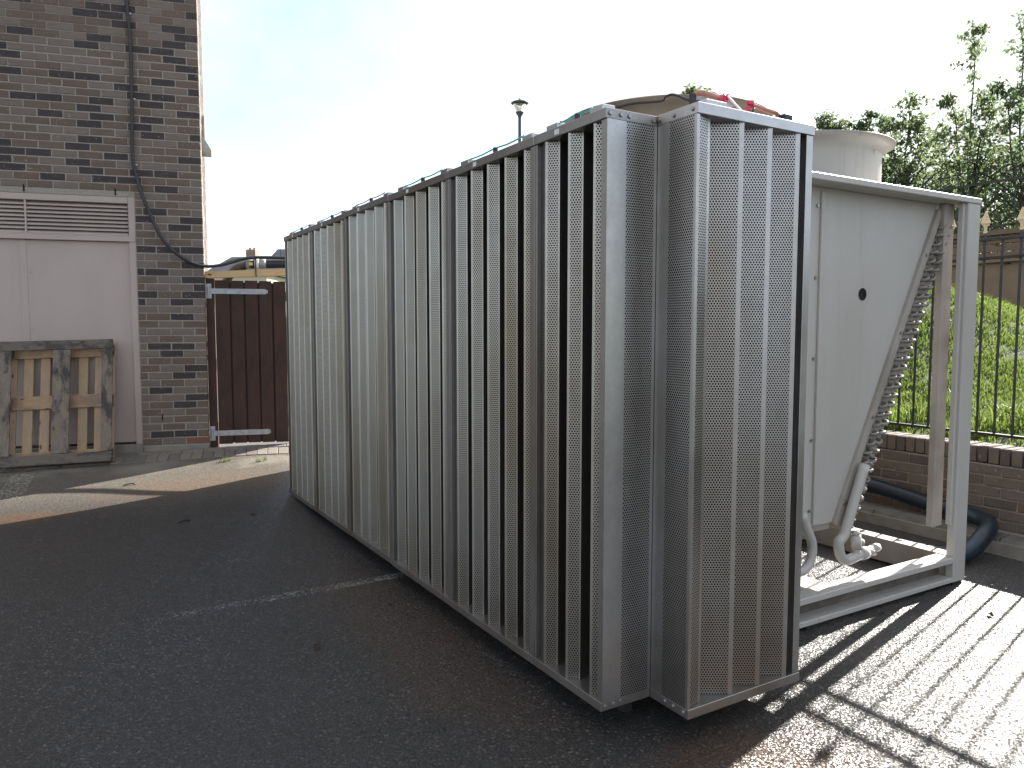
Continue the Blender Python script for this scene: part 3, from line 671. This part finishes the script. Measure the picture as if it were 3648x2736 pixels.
for (x, y) in ((.415, UY0), (.415, UY1 - .05), (2.787, UY1 - .05)): box('corner_post', (x, y, .016), (x + .125, y + .048, UT - .0325), 'cream', cu, .004)
box('front_rail_flange', (.55, UY0 + .001, .132), (2.7865, UY0 + .105, .166), 'cream', cu, .004)
box('front_rail_web', (.55, UY0 + .085, .0465), (2.7865, UY0 + .095, .1315), 'webshade', cu, 0)
box('front_rail_foot', (.55, UY0 + .001, .018), (2.7865, UY0 + .105, .046), 'cream', cu, .003)
box('long_rail', (2.812, UY0 + .049, .018), (2.912, UY1 - .051, .164), 'creamdirty', cu, .003)
box('long_rail', (.415, UY0 + .049, .018), (.515, UY1 - .051, .164), 'creamdirty', cu, .003)
hole_me = bpy.data.meshes.new('bolt_hole'); bmh = bmesh.new(); bmesh.ops.create_circle(bmh, cap_ends=True, segments=16, radius=.021); bmh.to_mesh(hole_me); bmh.free(); hole_me.materials.append(M['black'])
for y in (.92, .66): place('bolt_hole', hole_me, (2.868, y, .1648), (0, 0, 0), cu)
box('centre_plate', (1.43, UY0 + .1055, .148), (1.775, 1.05, .163), 'cream', cu, .002)
box('cross_rail', (1.40, 1.25, .05), (2.81, 1.31, .14), 'creamdirty', cu, .003)
for (x, y) in ((2.80, .28), (.42, .28), (2.80, 5.0), (.42, 5.0), (1.5, .28)): box('foot_pad', (x, y, gh(x, y) - .004), (x + .1, y + .09, .0178), 'rubber', cu, 0)
PY = .395
vp = prism('end_panel', [(.47, 2.2135), (2.69, 2.2135), (1.828, .478), (1.332, .478)], PY, PY + .012, 'cream', cu, None, .0, 'y')
prism('panel_rib', [(1.662, .49), (1.690, .49), (1.690, 2.19), (1.662, 2.19)], PY - .014, PY - .0005, 'cream', cu, None, .002, 'y')
ev = Vector((2.69 - 1.828, 0, 2.2135 - .478)).normalized(); pv_ = Vector((ev.z, 0, -ev.x)); V0 = Vector((1.828, 0, .478)); LV = (Vector((2.69, 0, 2.2135)) - V0).length
def cp2(t, o): q = V0 + ev * t + pv_ * o; return (q.x, q.z)
prism('panel_flange', [cp2(0, .001), cp2(LV - .03, .001), cp2(LV - .03, .045), cp2(0, .045)], PY - .02, PY + .02, 'creamdirty', cu, None, .002, 'y')
prism('coil_block', [cp2(.0, .0455), cp2(LV - .05, .0455), cp2(LV - .05, .170), cp2(0, .170)], PY + .012, UY1 - .15, 'fin', cu, None, 0, 'y')
prism('tube_sheet', [cp2(.0, .0455), cp2(LV - .05, .0455), cp2(LV - .05, .172), cp2(0, .172)], PY - .002, PY + .0115, 'coilgrey', cu, None, .002, 'y')
mir = lambda x, y, z: Vector((3.16 - x, y, z))
prism('coil_block', [cp2(.0, .0455), cp2(LV - .05, .0455), cp2(LV - .05, .170), cp2(0, .170)], PY + .012, UY1 - .15, 'fin', cu, mir, 0, 'y')
box('added_end_sheet', (.545, UY1 - .045, .17), (2.7865, UY1 - .03, UT - .034), 'cream', cu)  # added unseen sheet, keeps sun from passing through the far end
box('drip_tray', (1.33, PY + .013, .44), (1.83, UY1 - .15, .477), 'creamdirty', cu, .003)
lathe('port_hole', [(0, 0), (.030, 0), (.033, .002)], (0, 0, 0), 'black', cu, 20).matrix_basis = Matrix.Translation((2.026, PY - .0012, 1.686)) @ Matrix.Rotation(R(90), 4, 'X')
sb = disc_mesh('panel_screw', .010, .008, 'galv', 10)
for zz in (.56, .93, 1.35, 1.76, 2.12): place('panel_screw', sb, (1.640, PY - .004, zz), (0, 0, 0), cu)
for t in (.12, .62, 1.13, 1.62): q = cp2(t, .022); place('panel_screw', sb, (q[0], PY - .024, q[1]), (0, 0, 0), cu)
# return bends of the coil
def bend_mesh(rb, rt):
    pth = [Vector((rb * math.cos(a), -.012 - rb * 1.1 * math.sin(a), 0)) for a in np.linspace(0, math.pi, 9)]
    pth = [Vector((rb, .0, 0))] + pth + [Vector((-rb, 0, 0))]
    V, F = tube_data(pth, rt, 7); me = bpy.data.meshes.new('return_bend'); me.from_pydata([tuple(v) for v in V], [], F); me.materials.append(M['coilgrey'])
    me.polygons.foreach_set('use_smooth', [True] * len(me.polygons)); return me
bme = bend_mesh(.021, .0085); ang = math.atan2(ev.x, ev.z)
i = 0; t = .10
while t < LV - .10:
    for row, oo in enumerate((.078, .132)):
        tt = t + (.027 if row else 0); q = cp2(tt, oo)
        rot = -ang + R(48) + R(9) * (1 if i % 2 else -1)
        o = bpy.data.objects.new('return_bend', bme); o.matrix_basis = Matrix.Translation((q[0], PY - .003, q[1])) @ Matrix.Rotation(-rot + R(90) * (0), 4, 'Y'); link(o, cu)
    t += .056; i += 1
# headers and valve
HY = .335
hpts = [on_y(2700 + x / 1.46, 1600 + y / 1.46, HY) for x, y in ((556, 80), (500, 270), (450, 440))] + [on_y(2850 + x / 3.0157, 1750 + y / 3.0157, HY) for x, y in ((418, 540), (420, 640), (450, 715), (500, 745), (570, 715), (690, 660))]
tube('header_pipe', catmull(hpts, 5), .0265, 'cream', cu, 14)
vq = lambda x, y: on_y(2850 + x / 3.0157, 1750 + y / 3.0157, HY)
tube('valve_body', [vq(650, 678), vq(705, 655)], .034, 'cream', cu, 14)
tube('valve_block', [vq(705, 655), vq(765, 628)], .026, 'cream', cu, 4)
tube('valve_outlet', [vq(765, 625), vq(790, 612)], .017, 'cream', cu, 10); tube('valve_cap', [vq(788, 612), vq(838, 600)], .023, 'cream', cu, 6)
tube('valve_spindle', [vq(760, 660), vq(805, 664)], .014, 'cream', cu, 8)
tube('drain_valve', [vq(608, 700), vq(606, 610)], .021, 'cream', cu, 10); tube('drain_valve_cap', [vq(606, 615), vq(600, 470)], .027, 'cream', cu, 8); tube('drain_valve_top', [vq(600, 470), vq(600, 425)], .020, 'cream', cu, 10)
tube('drain_lever', [vq(635, 540), vq(668, 545)], .017, 'cream', cu, 8)
lp = [on_y(2850 + x / 3.0157, 1750 + y / 3.0157, HY) for x, y in ((20, 250), (70, 400), (125, 540), (130, 650), (105, 760), (40, 850), (-60, 880))]
tube('header_pipe', catmull(lp, 5), .024, 'cream', cu, 14)
for k in range(13):
    q = cp2(.02 + k * .040, .085); q2 = cp2(.03 + k * .040, .135); tube('feeder_stub', [(q[0], PY - .004, q[1]), (q[0] + .004, PY - .03, q[1] + .004), (q2[0] - .01, PY - .04, q2[1] - .004)], .0075, 'coilgrey', cu, 6)
# fan cowls
prof = [(.452, .0005), (.452, .21), (.456, .232), (.468, .250), (.488, .266), (.522, .284), (.522, .288), (.484, .271), (.462, .254), (.447, .232), (.443, .20), (.443, .003)]
for (x, y) in ((2.11, .905), (1.03, .850)):
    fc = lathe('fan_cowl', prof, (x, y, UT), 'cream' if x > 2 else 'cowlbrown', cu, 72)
    for a in (-2.5, -1.4, -.35): place('cowl_bolt', sb, (x + .455 * math.cos(a), y + .455 * math.sin(a), UT + .215), (0, 0, a + math.pi / 2), fc)
    lathe('fan_hub', [(0, .12), (.09, .12), (.10, .10), (.10, .02)], (x, y, UT), 'rubber', fc, 20)
    for q in range(5):
        a = q * 2 * math.pi / 5; bm = bmesh.new(); box_bm(bm, (.09, -.075, -.003), (.43, .075, .003)); bmesh.ops.recalc_face_normals(bm, faces=bm.faces)
        o = bpy.data.objects.new('fan_blade', bm_mesh(bm, 'fan_blade', 'rubber')); o.matrix_basis = Matrix.Translation((x, y, UT + .075)) @ Matrix.Rotation(a, 4, 'Z') @ Matrix.Rotation(R(28), 4, 'X'); link(o, fc)

# ------------------------------------------------------------ kerb, low brick wall and railings on the right
kb = struct(box('kerb_bed', (3.63, -6, -.1), (3.979, 9, .092), 'concrete'))
y = -5.9
cuts = [-5.4, -4.5, -3.6, -2.7, -1.8, -.9, .0, .45, 1.36, 2.27, 3.18, 4.1, 5.0, 5.9, 6.8]
for a, b in zip(cuts[:-1], cuts[1:]):
    prism('kerb_stone', [(3.642, -.02), (3.642, .085), (3.668, .118), (3.80, .122), (3.80, -.02)], a + .004, b - .004, 'kerb', kb, None, .004, 'y')
lw = thing('low_brick_wall', 'low brown brick wall with brick-on-edge coping below the railings', 'wall', (4.09, 1.5, 0))
core = box('wall_core', (3.988, -6, -.05), (4.188, 9, .545), 'slab', lw)
def lwb(L, Hh, D, m):
    key = ('lw', round(L, 3), Hh, D, m)
    if key not in _bc:
        bm = bmesh.new(); box_bm(bm, (0, -L / 2, -Hh / 2), (D, L / 2, Hh / 2)); bmesh.ops.recalc_face_normals(bm, faces=bm.faces)
        bmesh.ops.bevel(bm, geom=list(bm.edges), offset=.005, segments=1, affect='EDGES')
        for v in bm.verts: v.co += Vector((random.uniform(-.0015, .0015), random.uniform(-.002, .002), random.uniform(-.002, .002)))
        _bc[key] = bm_mesh(bm, 'brick', m)
    return _bc[key]
y = -3.0
while y < 6.0:
    place('coping_brick', lwb(.066, .112, .235, random.choice(('b_buff', 'b_buff2', 'b_buff'))), (3.972 + random.uniform(-.003, .003), y, .607 + random.uniform(-.003, .003)), (random.uniform(-.02, .02), 0, random.uniform(-.01, .01)), lw); y += .0765
rows = 6
for r in range(rows):
    zc = .50 - r * .0755; y = -2.2 + (.1125 if r % 2 else 0)
    while y < 4.0:
        place('brick', lwb(.215, .065, .06, random.choice(('b_buff', 'b_buff2', 'b_buff', 'b_brown'))), (3.978 + random.uniform(-.002, .002), y, zc), (0, 0, 0), lw); y += .2255
fence = thing('railing_fence', 'black iron railings with cream spearhead finials on the low brick wall', 'fence', (4.10, 1.5, .66))
FX = 4.10
for zz, t in ((2.140, .020), (2.008, .020), (.742, .020)): box('rail', (FX - .020, -4.0, zz - t / 2), (FX + .020, 9.0, zz + t / 2), 'iron', fence, .002)
def barm(z0, z1):
    bm = bmesh.new(); bmesh.ops.create_cone(bm, cap_ends=True, segments=8, radius1=.0095, radius2=.0095, depth=z1 - z0)
    for v in bm.verts: v.co.z += (z0 + z1) / 2
    return bm_mesh(bm, 'bar', 'iron')
bl, bs = barm(.735, 2.19), barm(.735, 2.145)
def finial_mesh():
    prof = [(.012, 0), (.016, .010), (.011, .022), (.013, .045), (.024, .062), (.038, .072), (.030, .090), (.019, .122), (.007, .152), (0, .160)]
    V = []; F = []; n = len(prof); seg = 8
    for k in range(seg):
        a = 2 * math.pi * k / seg
        for r_, z_ in prof: V.append((r_ * .45 * math.cos(a) if r_ > .014 else r_ * .8 * math.cos(a), r_ * math.sin(a), z_))
    for k in range(seg):
        for i_ in range(n - 1): F.append((k * n + i_, ((k + 1) % seg) * n + i_, ((k + 1) % seg) * n + i_ + 1, k * n + i_ + 1))
    me = bpy.data.meshes.new('finial'); me.from_pydata(V, [], F); me.materials.append(M['gold']); me.validate(); return me
fm_ = finial_mesh(); y = .8574 - .1213 * 40; k = 0
while y < 8.8:
    if y > -4.0:
        long_ = (k % 2 == 0); place('bar', bl if long_ else bs, (FX, y, 0), (0, 0, 0), fence)
        if long_: place('finial', fm_, (FX, y, 2.188), (0, 0, random.uniform(-.1, .1)), fence)
    y += .1213; k += 1
for y in (-3.6, 3.5, 7): box('fence_post', (FX - .025, y - .025, .62), (FX + .025, y + .025, 2.16), 'iron', fence, .002)
# blue-black hose looping round to the cooler
hz = catmull([(3.885, 4.6, .55), (3.885, 3.0, .42), (3.885, 2.0, .31), (3.89, 1.35, .235), (3.905, 1.10, .198), (3.905, .92, .184), (3.87, .75, .178), (3.79, .61, .178), (3.67, .525, .176), (3.53, .485, .145), (3.38, .47, .090), (3.25, .48, .063), (3.14, .54, .060), (3.07, .72, .060), (3.06, 1.2, .060), (3.06, 3.0, .060)], 8)
tag(tube('flexible_hose', hz, .055, 'bluehose', None, 16), 'thick blue-black hose looping over the kerb beside the cooler', 'hose')

# ------------------------------------------------------------ grass bank, brown wall, railing and trees behind the fence
def bank_h(X, Y):
    zc = np.interp(Y, [-8, 0, 1.4, 2.17, 2.665, 3.3, 3.74, 6, 9, 14], [.95, 1.0, 1.18, 1.47, 1.77, 2.03, 2.10, 2.2, 2.25, 2.25])
    t = np.clip((X - 4.19) / 3.3, 0, 1); prof = 1 - (1 - t) ** 1.35
    z = .625 + (zc - .625) * prof
    back = np.clip((X - 7.5) / 3.0, 0, 1); back = back * back * (3 - 2 * back)
    return z - .35 * back
bx = np.concatenate([np.arange(4.189, 8, .12), np.array([8.3, 9, 10, 11, 13, 16, 20, 30, 45])]); by = np.concatenate([np.array([-60, -30, -12]), np.arange(-6, 12, .16), np.array([13, 16, 20, 30, 60])])
XX, YY = np.meshgrid(bx, by); ZZ = bank_h(XX, YY) + .02 * np.sin(XX * 5.3 + YY * 2) * np.sin(YY * 4.1) * ((XX > 4.4))
nx, ny = len(bx), len(by)
V = np.stack([XX.ravel(), YY.ravel(), ZZ.ravel()], 1)
F = [(j * nx + i, j * nx + i + 1, (j + 1) * nx + i + 1, (j + 1) * nx + i) for j in range(ny - 1) for i in range(nx - 1)]
struct(mk('grass_bank', V, F, 'turf', None, True))
def blades(n, xr, yr, hr, wr_, zfun, dens=None):
    x = rng.uniform(*xr, n); y = rng.uniform(*yr, n)
    if dens is not None: kk = rng.random(n) < dens(x, y); x, y = x[kk], y[kk]; n = len(x)
    z = zfun(x, y); h = rng.uniform(*hr, n) * (.6 + .8 * rng.random(n)); wd = rng.uniform(*wr_, n); a = rng.uniform(0, 2 * np.pi, n); lean = rng.uniform(.1, .75, n); la = rng.uniform(0, 2 * np.pi, n)
    B = np.stack([x, y, z - .01], 1); side = np.stack([np.cos(a), np.sin(a), 0 * a], 1) * wd[:, None]
    mid = B + np.stack([np.cos(la) * lean * h * .35, np.sin(la) * lean * h * .35, h * .6], 1); tip = B + np.stack([np.cos(la) * lean * h, np.sin(la) * lean * h, h * (1 - .35 * lean)], 1)
    V = np.stack([B - side, B + side, mid + side * .8, mid - side * .8, tip], 1).reshape(-1, 3)
    i = np.arange(n) * 5
    F = np.concatenate([np.stack([i, i + 1, i + 2, i + 3], 1)]); T = np.stack([i + 3, i + 2, i + 4], 1)
    return V, [tuple(f) for f in F.tolist()] + [tuple(f) for f in T.tolist()]
clump = lambda x, y: .30 + .70 * (np.sin(x * 9.1 + np.sin(y * 7.3) * 2) * np.sin(y * 10.7 + np.sin(x * 6.) * 2) + .5 * np.sin(x * 2.1 + y * 1.3) > -.15)
V, F = blades(130000, (4.24, 7.9), (-.2, 5.6), (.025, .085), (.003, .006), bank_h, clump)
Vw, Fw = blades(5200, (4.22, 5.1), (.2, 4.2), (.10, .20), (.004, .008), bank_h, lambda x, y: (np.sin(y * 6.1 + x * 3) * np.sin(y * 2.3) > .15) * 1.); nV = len(V); V = np.concatenate([V, Vw]); F = F + [tuple(i + nV for i in f) for f in Fw]
V2, F2 = blades(26000, (7.9, 11.9), (1.2, 7.4), (.04, .11), (.005, .009), bank_h); nV = len(V); V = np.concatenate([V, V2]); F = F + [tuple(i + nV for i in f) for f in F2]
g_ = mk('grass', V, F, 'grass'); g_['kind'] = 'stuff'; g_['label'] = 'sunlit green grass growing on the bank behind the railings'; g_['category'] = 'grass'

bw = thing('brown_garden_wall', 'brown rendered wall with boarded top standing above the grass bank', 'wall', (12.1, 5.5, 1.3))
box('wall_body', (12.0, -12, .6), (12.25, 22, 2.62), 'render', bw)
box('ledge', (11.93, -12, 2.6205), (12.25, 22, 2.67), 'render', bw, .004)
for i_ in range(3): box('fence_board', (12.04, -12, 2.675 + i_ * .135), (12.08, 22, 2.80 + i_ * .135), 'brownboard', bw, .004)
box('top_beam', (11.98, -12, 3.085), (12.14, 22, 3.17), 'brownboard', bw, .005)
rl = thing('black_railing', 'tall black bar railing running along the top of the brown wall', 'fence', (12.3, 5.5, 3.2))
box('rail', (12.30, -6, 4.02), (12.34, 16, 4.06), 'iron', rl); box('rail', (12.30, -6, 3.26), (12.34, 16, 3.30), 'iron', rl)
bb = barm(2.6, 4.3)
y = 2.6
while y < 11: place('bar', bb, (12.32, y, 0), (0, 0, 0), rl); y += .16

def leaf_cloud(C, size, droop=.5):
    """one pointed leaf (two triangles) at each centre"""
    n = len(C); a = rng.uniform(0, 2 * np.pi, n); el = rng.normal(-droop, .55, n)
    d = np.stack([np.cos(a) * np.cos(el), np.sin(a) * np.cos(el), np.sin(el)], 1)
    q = rng.normal(size=(n, 3)); s = np.cross(d, q); s /= np.linalg.norm(s, axis=1)[:, None] + 1e-9
    L = (size * rng.uniform(.6, 1.3, n))[:, None]; Wd_ = L * .24
    return np.stack([C - d * L * .5, C + s * Wd_ - d * L * .05, C + d * L * .5, C - s * Wd_ - d * L * .05], 1).reshape(-1, 3)
def tree(name, label, px, Z, y_top, y_body, half_w, leafm, whips, nleaf, lsize=.10):
    base = at_depth(px, 1173, Z); gx = min(max(base.x, 4.3), 44); gz = float(bank_h(np.array(base.x), np.array(base.y))) if base.x > 4.3 else gh(base.x, base.y)
    ztop = at_depth(px, y_top, Z).z; zbody = at_depth(px, y_body, Z).z
    root = thing(name, label, 'tree', (base.x, base.y, gz), 'trees behind the railings')
    bvec = Vector((base.x, base.y, gz - .1))
    Vt = []; Ft = []
    def addtube(p, r, seg=6):
        V, F = tube_data(p, r, seg); o_ = len(Vt); Vt.extend(V); Ft.extend([tuple(i + o_ for i in f) for f in F])
    cen = []
    trunk = catmull([bvec, bvec + Vector((.05, .03, (zbody - gz) * .35)), bvec + Vector((-.04, .06, (zbody - gz) * .7)), bvec + Vector((.03, 0, (zbody - gz) * .95))], 4)
    addtube(trunk, list(np.linspace(.09, .035, len(trunk))), 8)
    nb = 26
    for k in range(nb):
        t = .12 + .86 * random.random(); p0 = trunk[int(t * (len(trunk) - 1))]; a = random.uniform(0, 2 * math.pi)
        L = half_w * (1.15 - .55 * t) * random.uniform(.6, 1.1)
        p1 = p0 + Vector((math.cos(a) * L * .5, math.sin(a) * L * .5, L * .45)); p2 = p0 + Vector((math.cos(a) * L, math.sin(a) * L, L * random.uniform(.25, .75)))
        q = catmull([p0, p1, p2], 4); addtube(q, list(np.linspace(.022, .006, len(q))), 5)
        m_ = int(nleaf * .9 / nb); tt = rng.random(m_) ** .6; Q = np.array(q)[np.minimum((tt * (len(q) - 1)).astype(int), len(q) - 1)]
        cen.append(Q + rng.normal(0, 1, (m_, 3)) * np.array([.24, .24, .19]))
    for wdx, wtop in whips:
        top = at_depth(px + wdx, wtop, Z); p0 = trunk[int(len(trunk) * .55)]
        q = catmull([p0, p0.lerp(top, .45) + Vector((.06, .05, .0)), p0.lerp(top, .8) + Vector((.03, -.04, 0)), top], 7); addtube(q, list(np.linspace(.022, .004, len(q))), 5)
        L = (top - p0).length
        for k in range(len(q)):
            frac = k / (len(q) - 1)
            if frac < .25: continue
            cen.append(np.array(q[k])[None] + rng.normal(0, 1, (5, 3)) * np.array([.05, .05, .07]))
            if k % 2 == 0 and frac < .9:
                for _ in range(2):
                    a = random.uniform(0, 2 * math.pi); sl = (1.08 - frac) * random.uniform(.55, 1.05) * 1.1
                    e = q[k] + Vector((math.cos(a) * sl, math.sin(a) * sl, sl * random.uniform(.05, .5))); sq = catmull([q[k], q[k].lerp(e, .5) + Vector((0, 0, .08)), e], 5); addtube(sq, .004, 4)
                    for pt in sq[2:]: cen.append(np.array(pt)[None] + rng.normal(0, 1, (4, 3)) * .05)
    C = np.concatenate(cen); V = leaf_cloud(C, lsize); i = np.arange(len(C)) * 4
    F = np.stack([i, i + 1, i + 2, i + 3], 1)
    mk('trunk', Vt, Ft, 'bark', root, True); mk('crown', V, [tuple(f) for f in F.tolist()], leafm, root)
    return root
tree('slender_tree', 'tall slender tree whose bare-tipped shoots rise highest behind the railings', 3640, 13.6, 60, 520, 1.6, 'leaf', [(-10, 51), (60, 150), (-75, 300)], 1900)
tree('slender_tree', 'slender tree with one long upright shoot beside the tallest tree', 3455, 14.2, 70, 560, 1.5, 'leaf2', [(8, 70), (-80, 330), (70, 340)], 2500)
tree('bushy_tree', 'bushy tree with short upright shoots behind the fan cowl', 3215, 15.0, 345, 560, 1.5, 'leaf2', [(17, 345), (-55, 440), (60, 430)], 2500)
tree('bushy_tree', 'low bushy tree peeping over the right-hand fan cowl', 3080, 15.6, 395, 590, 1.3, 'leaf', [(10, 395), (-30, 440), (70, 410)], 1900)
tree('bushy_tree', 'small bushy tree half hidden behind the end louvre module', 2930, 16.0, 400, 600, 1.1, 'leaf2', [(15, 400), (-20, 430), (50, 430)], 1900)
tree('bushy_tree', 'dense dark tree filling the gap above the brown wall', 3400, 16.2, 480, 640, 1.9, 'leaf', [(-70, 470), (40, 450)], 7200)
tree('bushy_tree', 'dense spreading tree behind the tall black railing at the wall end', 3720, 16.0, 420, 560, 2.0, 'leaf2', [(-30, 430), (40, 400)], 6600)
tree('bushy_tree', 'leafy tree whose top tips just clear the left-hand fan cowl', 2455, 17.5, 312, 420, 1.0, 'leaf2', [(10, 310), (40, 315), (-20, 325)], 3500, .10)

# ------------------------------------------------------------ street lamp and far houses
lamp_top = at_depth(1851.5, 350, 20.0); LX, LY, LZ = lamp_top.x, lamp_top.y, lamp_top.z
sl = thing('street_lamp', 'street lamp with saucer-shaped hood rising behind the louvre box', 'street lamp', (LX, LY, gh(LX, LY)))
lathe('lamp_post', [(.075, gh(LX, LY) - LZ), (.075, 1.2 - LZ), (.055, 1.3 - LZ), (.040, -.50), (.052, -.45), (.105, -.365), (.110, -.350), (.02, -.348)], (LX, LY, LZ), 'lampgrey', sl, 16)
lathe('lamp_hood', [(.0, .0), (.02, -.005), (.035, -.035), (.10, -.06), (.19, -.095), (.228, -.118), (.228, -.130), (.17, -.165), (0, -.165)], (LX, LY, LZ), 'lampgrey', sl, 28)
gm = mat('lamp_glass', (.8, .82, .85), .15); gm.node_tree.nodes['Principled BSDF'].inputs['Transmission Weight'].default_value = .85; M['lampglass'] = gm
lathe('lamp_bowl', [(.165, -.166), (.15, -.22), (.11, -.29), (.085, -.348)], (LX, LY, LZ), 'lampglass', sl, 28)
def house(name, label, px0, px1, Z, y_ridge0, y_ridge1, y_eave, depth, win=()):
    a = at_depth(px0, y_eave, Z); b = at_depth(px1, y_eave, Z); ze = (a.z + b.z) / 2
    ax = (b - a); ax.z = 0; L = ax.length; ax.normalize(); ay = Vector((-ax.y, ax.x, 0)); ay = ay if ay.dot(FH) > 0 else -ay
    zr = at_depth((px0 + px1) / 2, (y_ridge0 + y_ridge1) / 2, Z + depth / 2).z
    root = thing(name, label, 'house', (a.x, a.y, .27)); H = lambda s, d, z: Vector((a.x, a.y, 0)) + ax * s + ay * d + Vector((0, 0, z))
    box('wall', (0, 0, .2), (L, depth, ze), 'housewall', root, 0, H)
    rf = mk('roof', [H(-.2, -.25, ze - .1), H(L + .2, -.25, ze - .1), H(L + .2, depth + .25, ze - .1), H(-.2, depth + .25, ze - .1), H(-.2, depth / 2, zr), H(L + .2, depth / 2, zr)],
        [(0, 1, 5, 4), (2, 3, 4, 5), (0, 4, 3), (1, 2, 5), (0, 3, 2, 1)], 'slate', root)
    for (s, z0) in win:
        wf = box('window', (s, -.03, z0), (s + .9, .02, z0 + 1.0), 'white', root, 0, H); box('pane', (s + .08, -.05, z0 + .08), (s + .82, -.031, z0 + .92), 'pane', wf, 0, H)
    return root, H, ze, zr, rf
r1, H1, ze, zr, rf = house('slate_roofed_house', 'far cream house with slate roof and brick chimney beyond the gate', 745, 950, 30, 925, 905, 968, 6, ((.6, 1.4), (1.9, 2.2)))
box('chimney', (.55, 2.6, zr - .6), (.95, 3.1, zr + .28), 'chimney', rf, .02, H1); 
for q in (.66, .84): lathe('chimney_pot', [(.06, 0), (.05, .10), (.0, .10)], H1(q, 2.85, zr + .28), 'chimney', rf, 10)
tube('aerial', [H1(1.9, 3, zr - .05), H1(1.9, 3, zr + .75)], .012, 'iron', r1, 6)
tube('aerial', [H1(1.3, 3, zr + .72), H1(2.0, 3, zr + .72)], .008, 'iron', r1, 6)
house('slate_roofed_house', 'farther house with long dark slate roof beside the louvre box', 925, 1240, 36, 895, 880, 975, 7, ((1.0, 2.0),))

# ------------------------------------------------------------ small litter on the ground
def twig(px, py, L, a, label, m='bark', cat='twig', nm='twig'):
    d = ray(px, py); z0 = 0.
    for _ in range(6): p = CAM + d * ((z0 - CAM.z) / d.z); z0 = gh(p.x, p.y)
    c, s_ = math.cos(a), math.sin(a)
    pts = [(p.x - c * L / 2, p.y - s_ * L / 2, z0 + .008), (p.x + .01, p.y + .012, z0 + .016), (p.x + c * L / 2, p.y + s_ * L / 2, z0 + .008)]
    tag(tube(nm, catmull(pts, 3), .006, m, None, 5), label, cat, 'scraps lying on the asphalt')
def leaf(px, py, L, a, label):
    d = ray(px, py); z0 = 0.
    for _ in range(6): p = CAM + d * ((z0 - CAM.z) / d.z); z0 = gh(p.x, p.y)
    pts = [(-.5, 0, .006), (-.15, .22, .02), (.2, .18, .016), (.5, 0, .008), (.2, -.2, .02), (-.15, -.22, .01), (0, 0, .004)]
    V = [(p.x + (q[0] * math.cos(a) - q[1] * math.sin(a)) * L, p.y + (q[0] * math.sin(a) + q[1] * math.cos(a)) * L, z0 + q[2]) for q in pts]
    tag(mk('dead_leaf', V, [(0, 1, 6), (1, 2, 6), (2, 3, 6), (3, 4, 6), (4, 5, 6), (5, 0, 6)], 'deadleaf'), label, 'leaf', 'scraps lying on the asphalt')
twig(655, 1862, .09, .3, 'short black twig in the shaded asphalt off the gate end', 'rubber')
twig(462, 1729, .10, .1, 'black twig lying on the sunlit asphalt before the door', 'rubber')
leaf(1130, 2308, .05, .6, 'curled dead leaf below the long side in the shade')
leaf(1390, 2155, .04, 2., 'small dead leaf beside the worn white line')
leaf(3530, 2196, .05, 1., 'dead leaf on the glaring asphalt among the bar shadows')
leaf(3140, 2190, .035, 2.4, 'pale scrap of leaf below the cooler base rail')
leaf(900, 1837, .05, .2, 'dead leaf in the shade near the gate end module')
for q, (px, py) in enumerate(((800, 1618), (930, 1612))):
    d = ray(px, py); z0 = .2
    for _ in range(6): p = CAM + d * ((z0 - CAM.z) / d.z); z0 = gh(p.x, p.y)
    V, F = blades(26, (p.x - .05, p.x + .05), (p.y - .015, p.y + .015), (.03, .07), (.002, .004), lambda x, y: ground_h(x, y) + .006)
    tag(mk('weed', V, F, 'grass'), ('small weed in the paving joint nearer the brick corner', 'small weed in the paving joint nearer the louvre box')[q], 'weed')
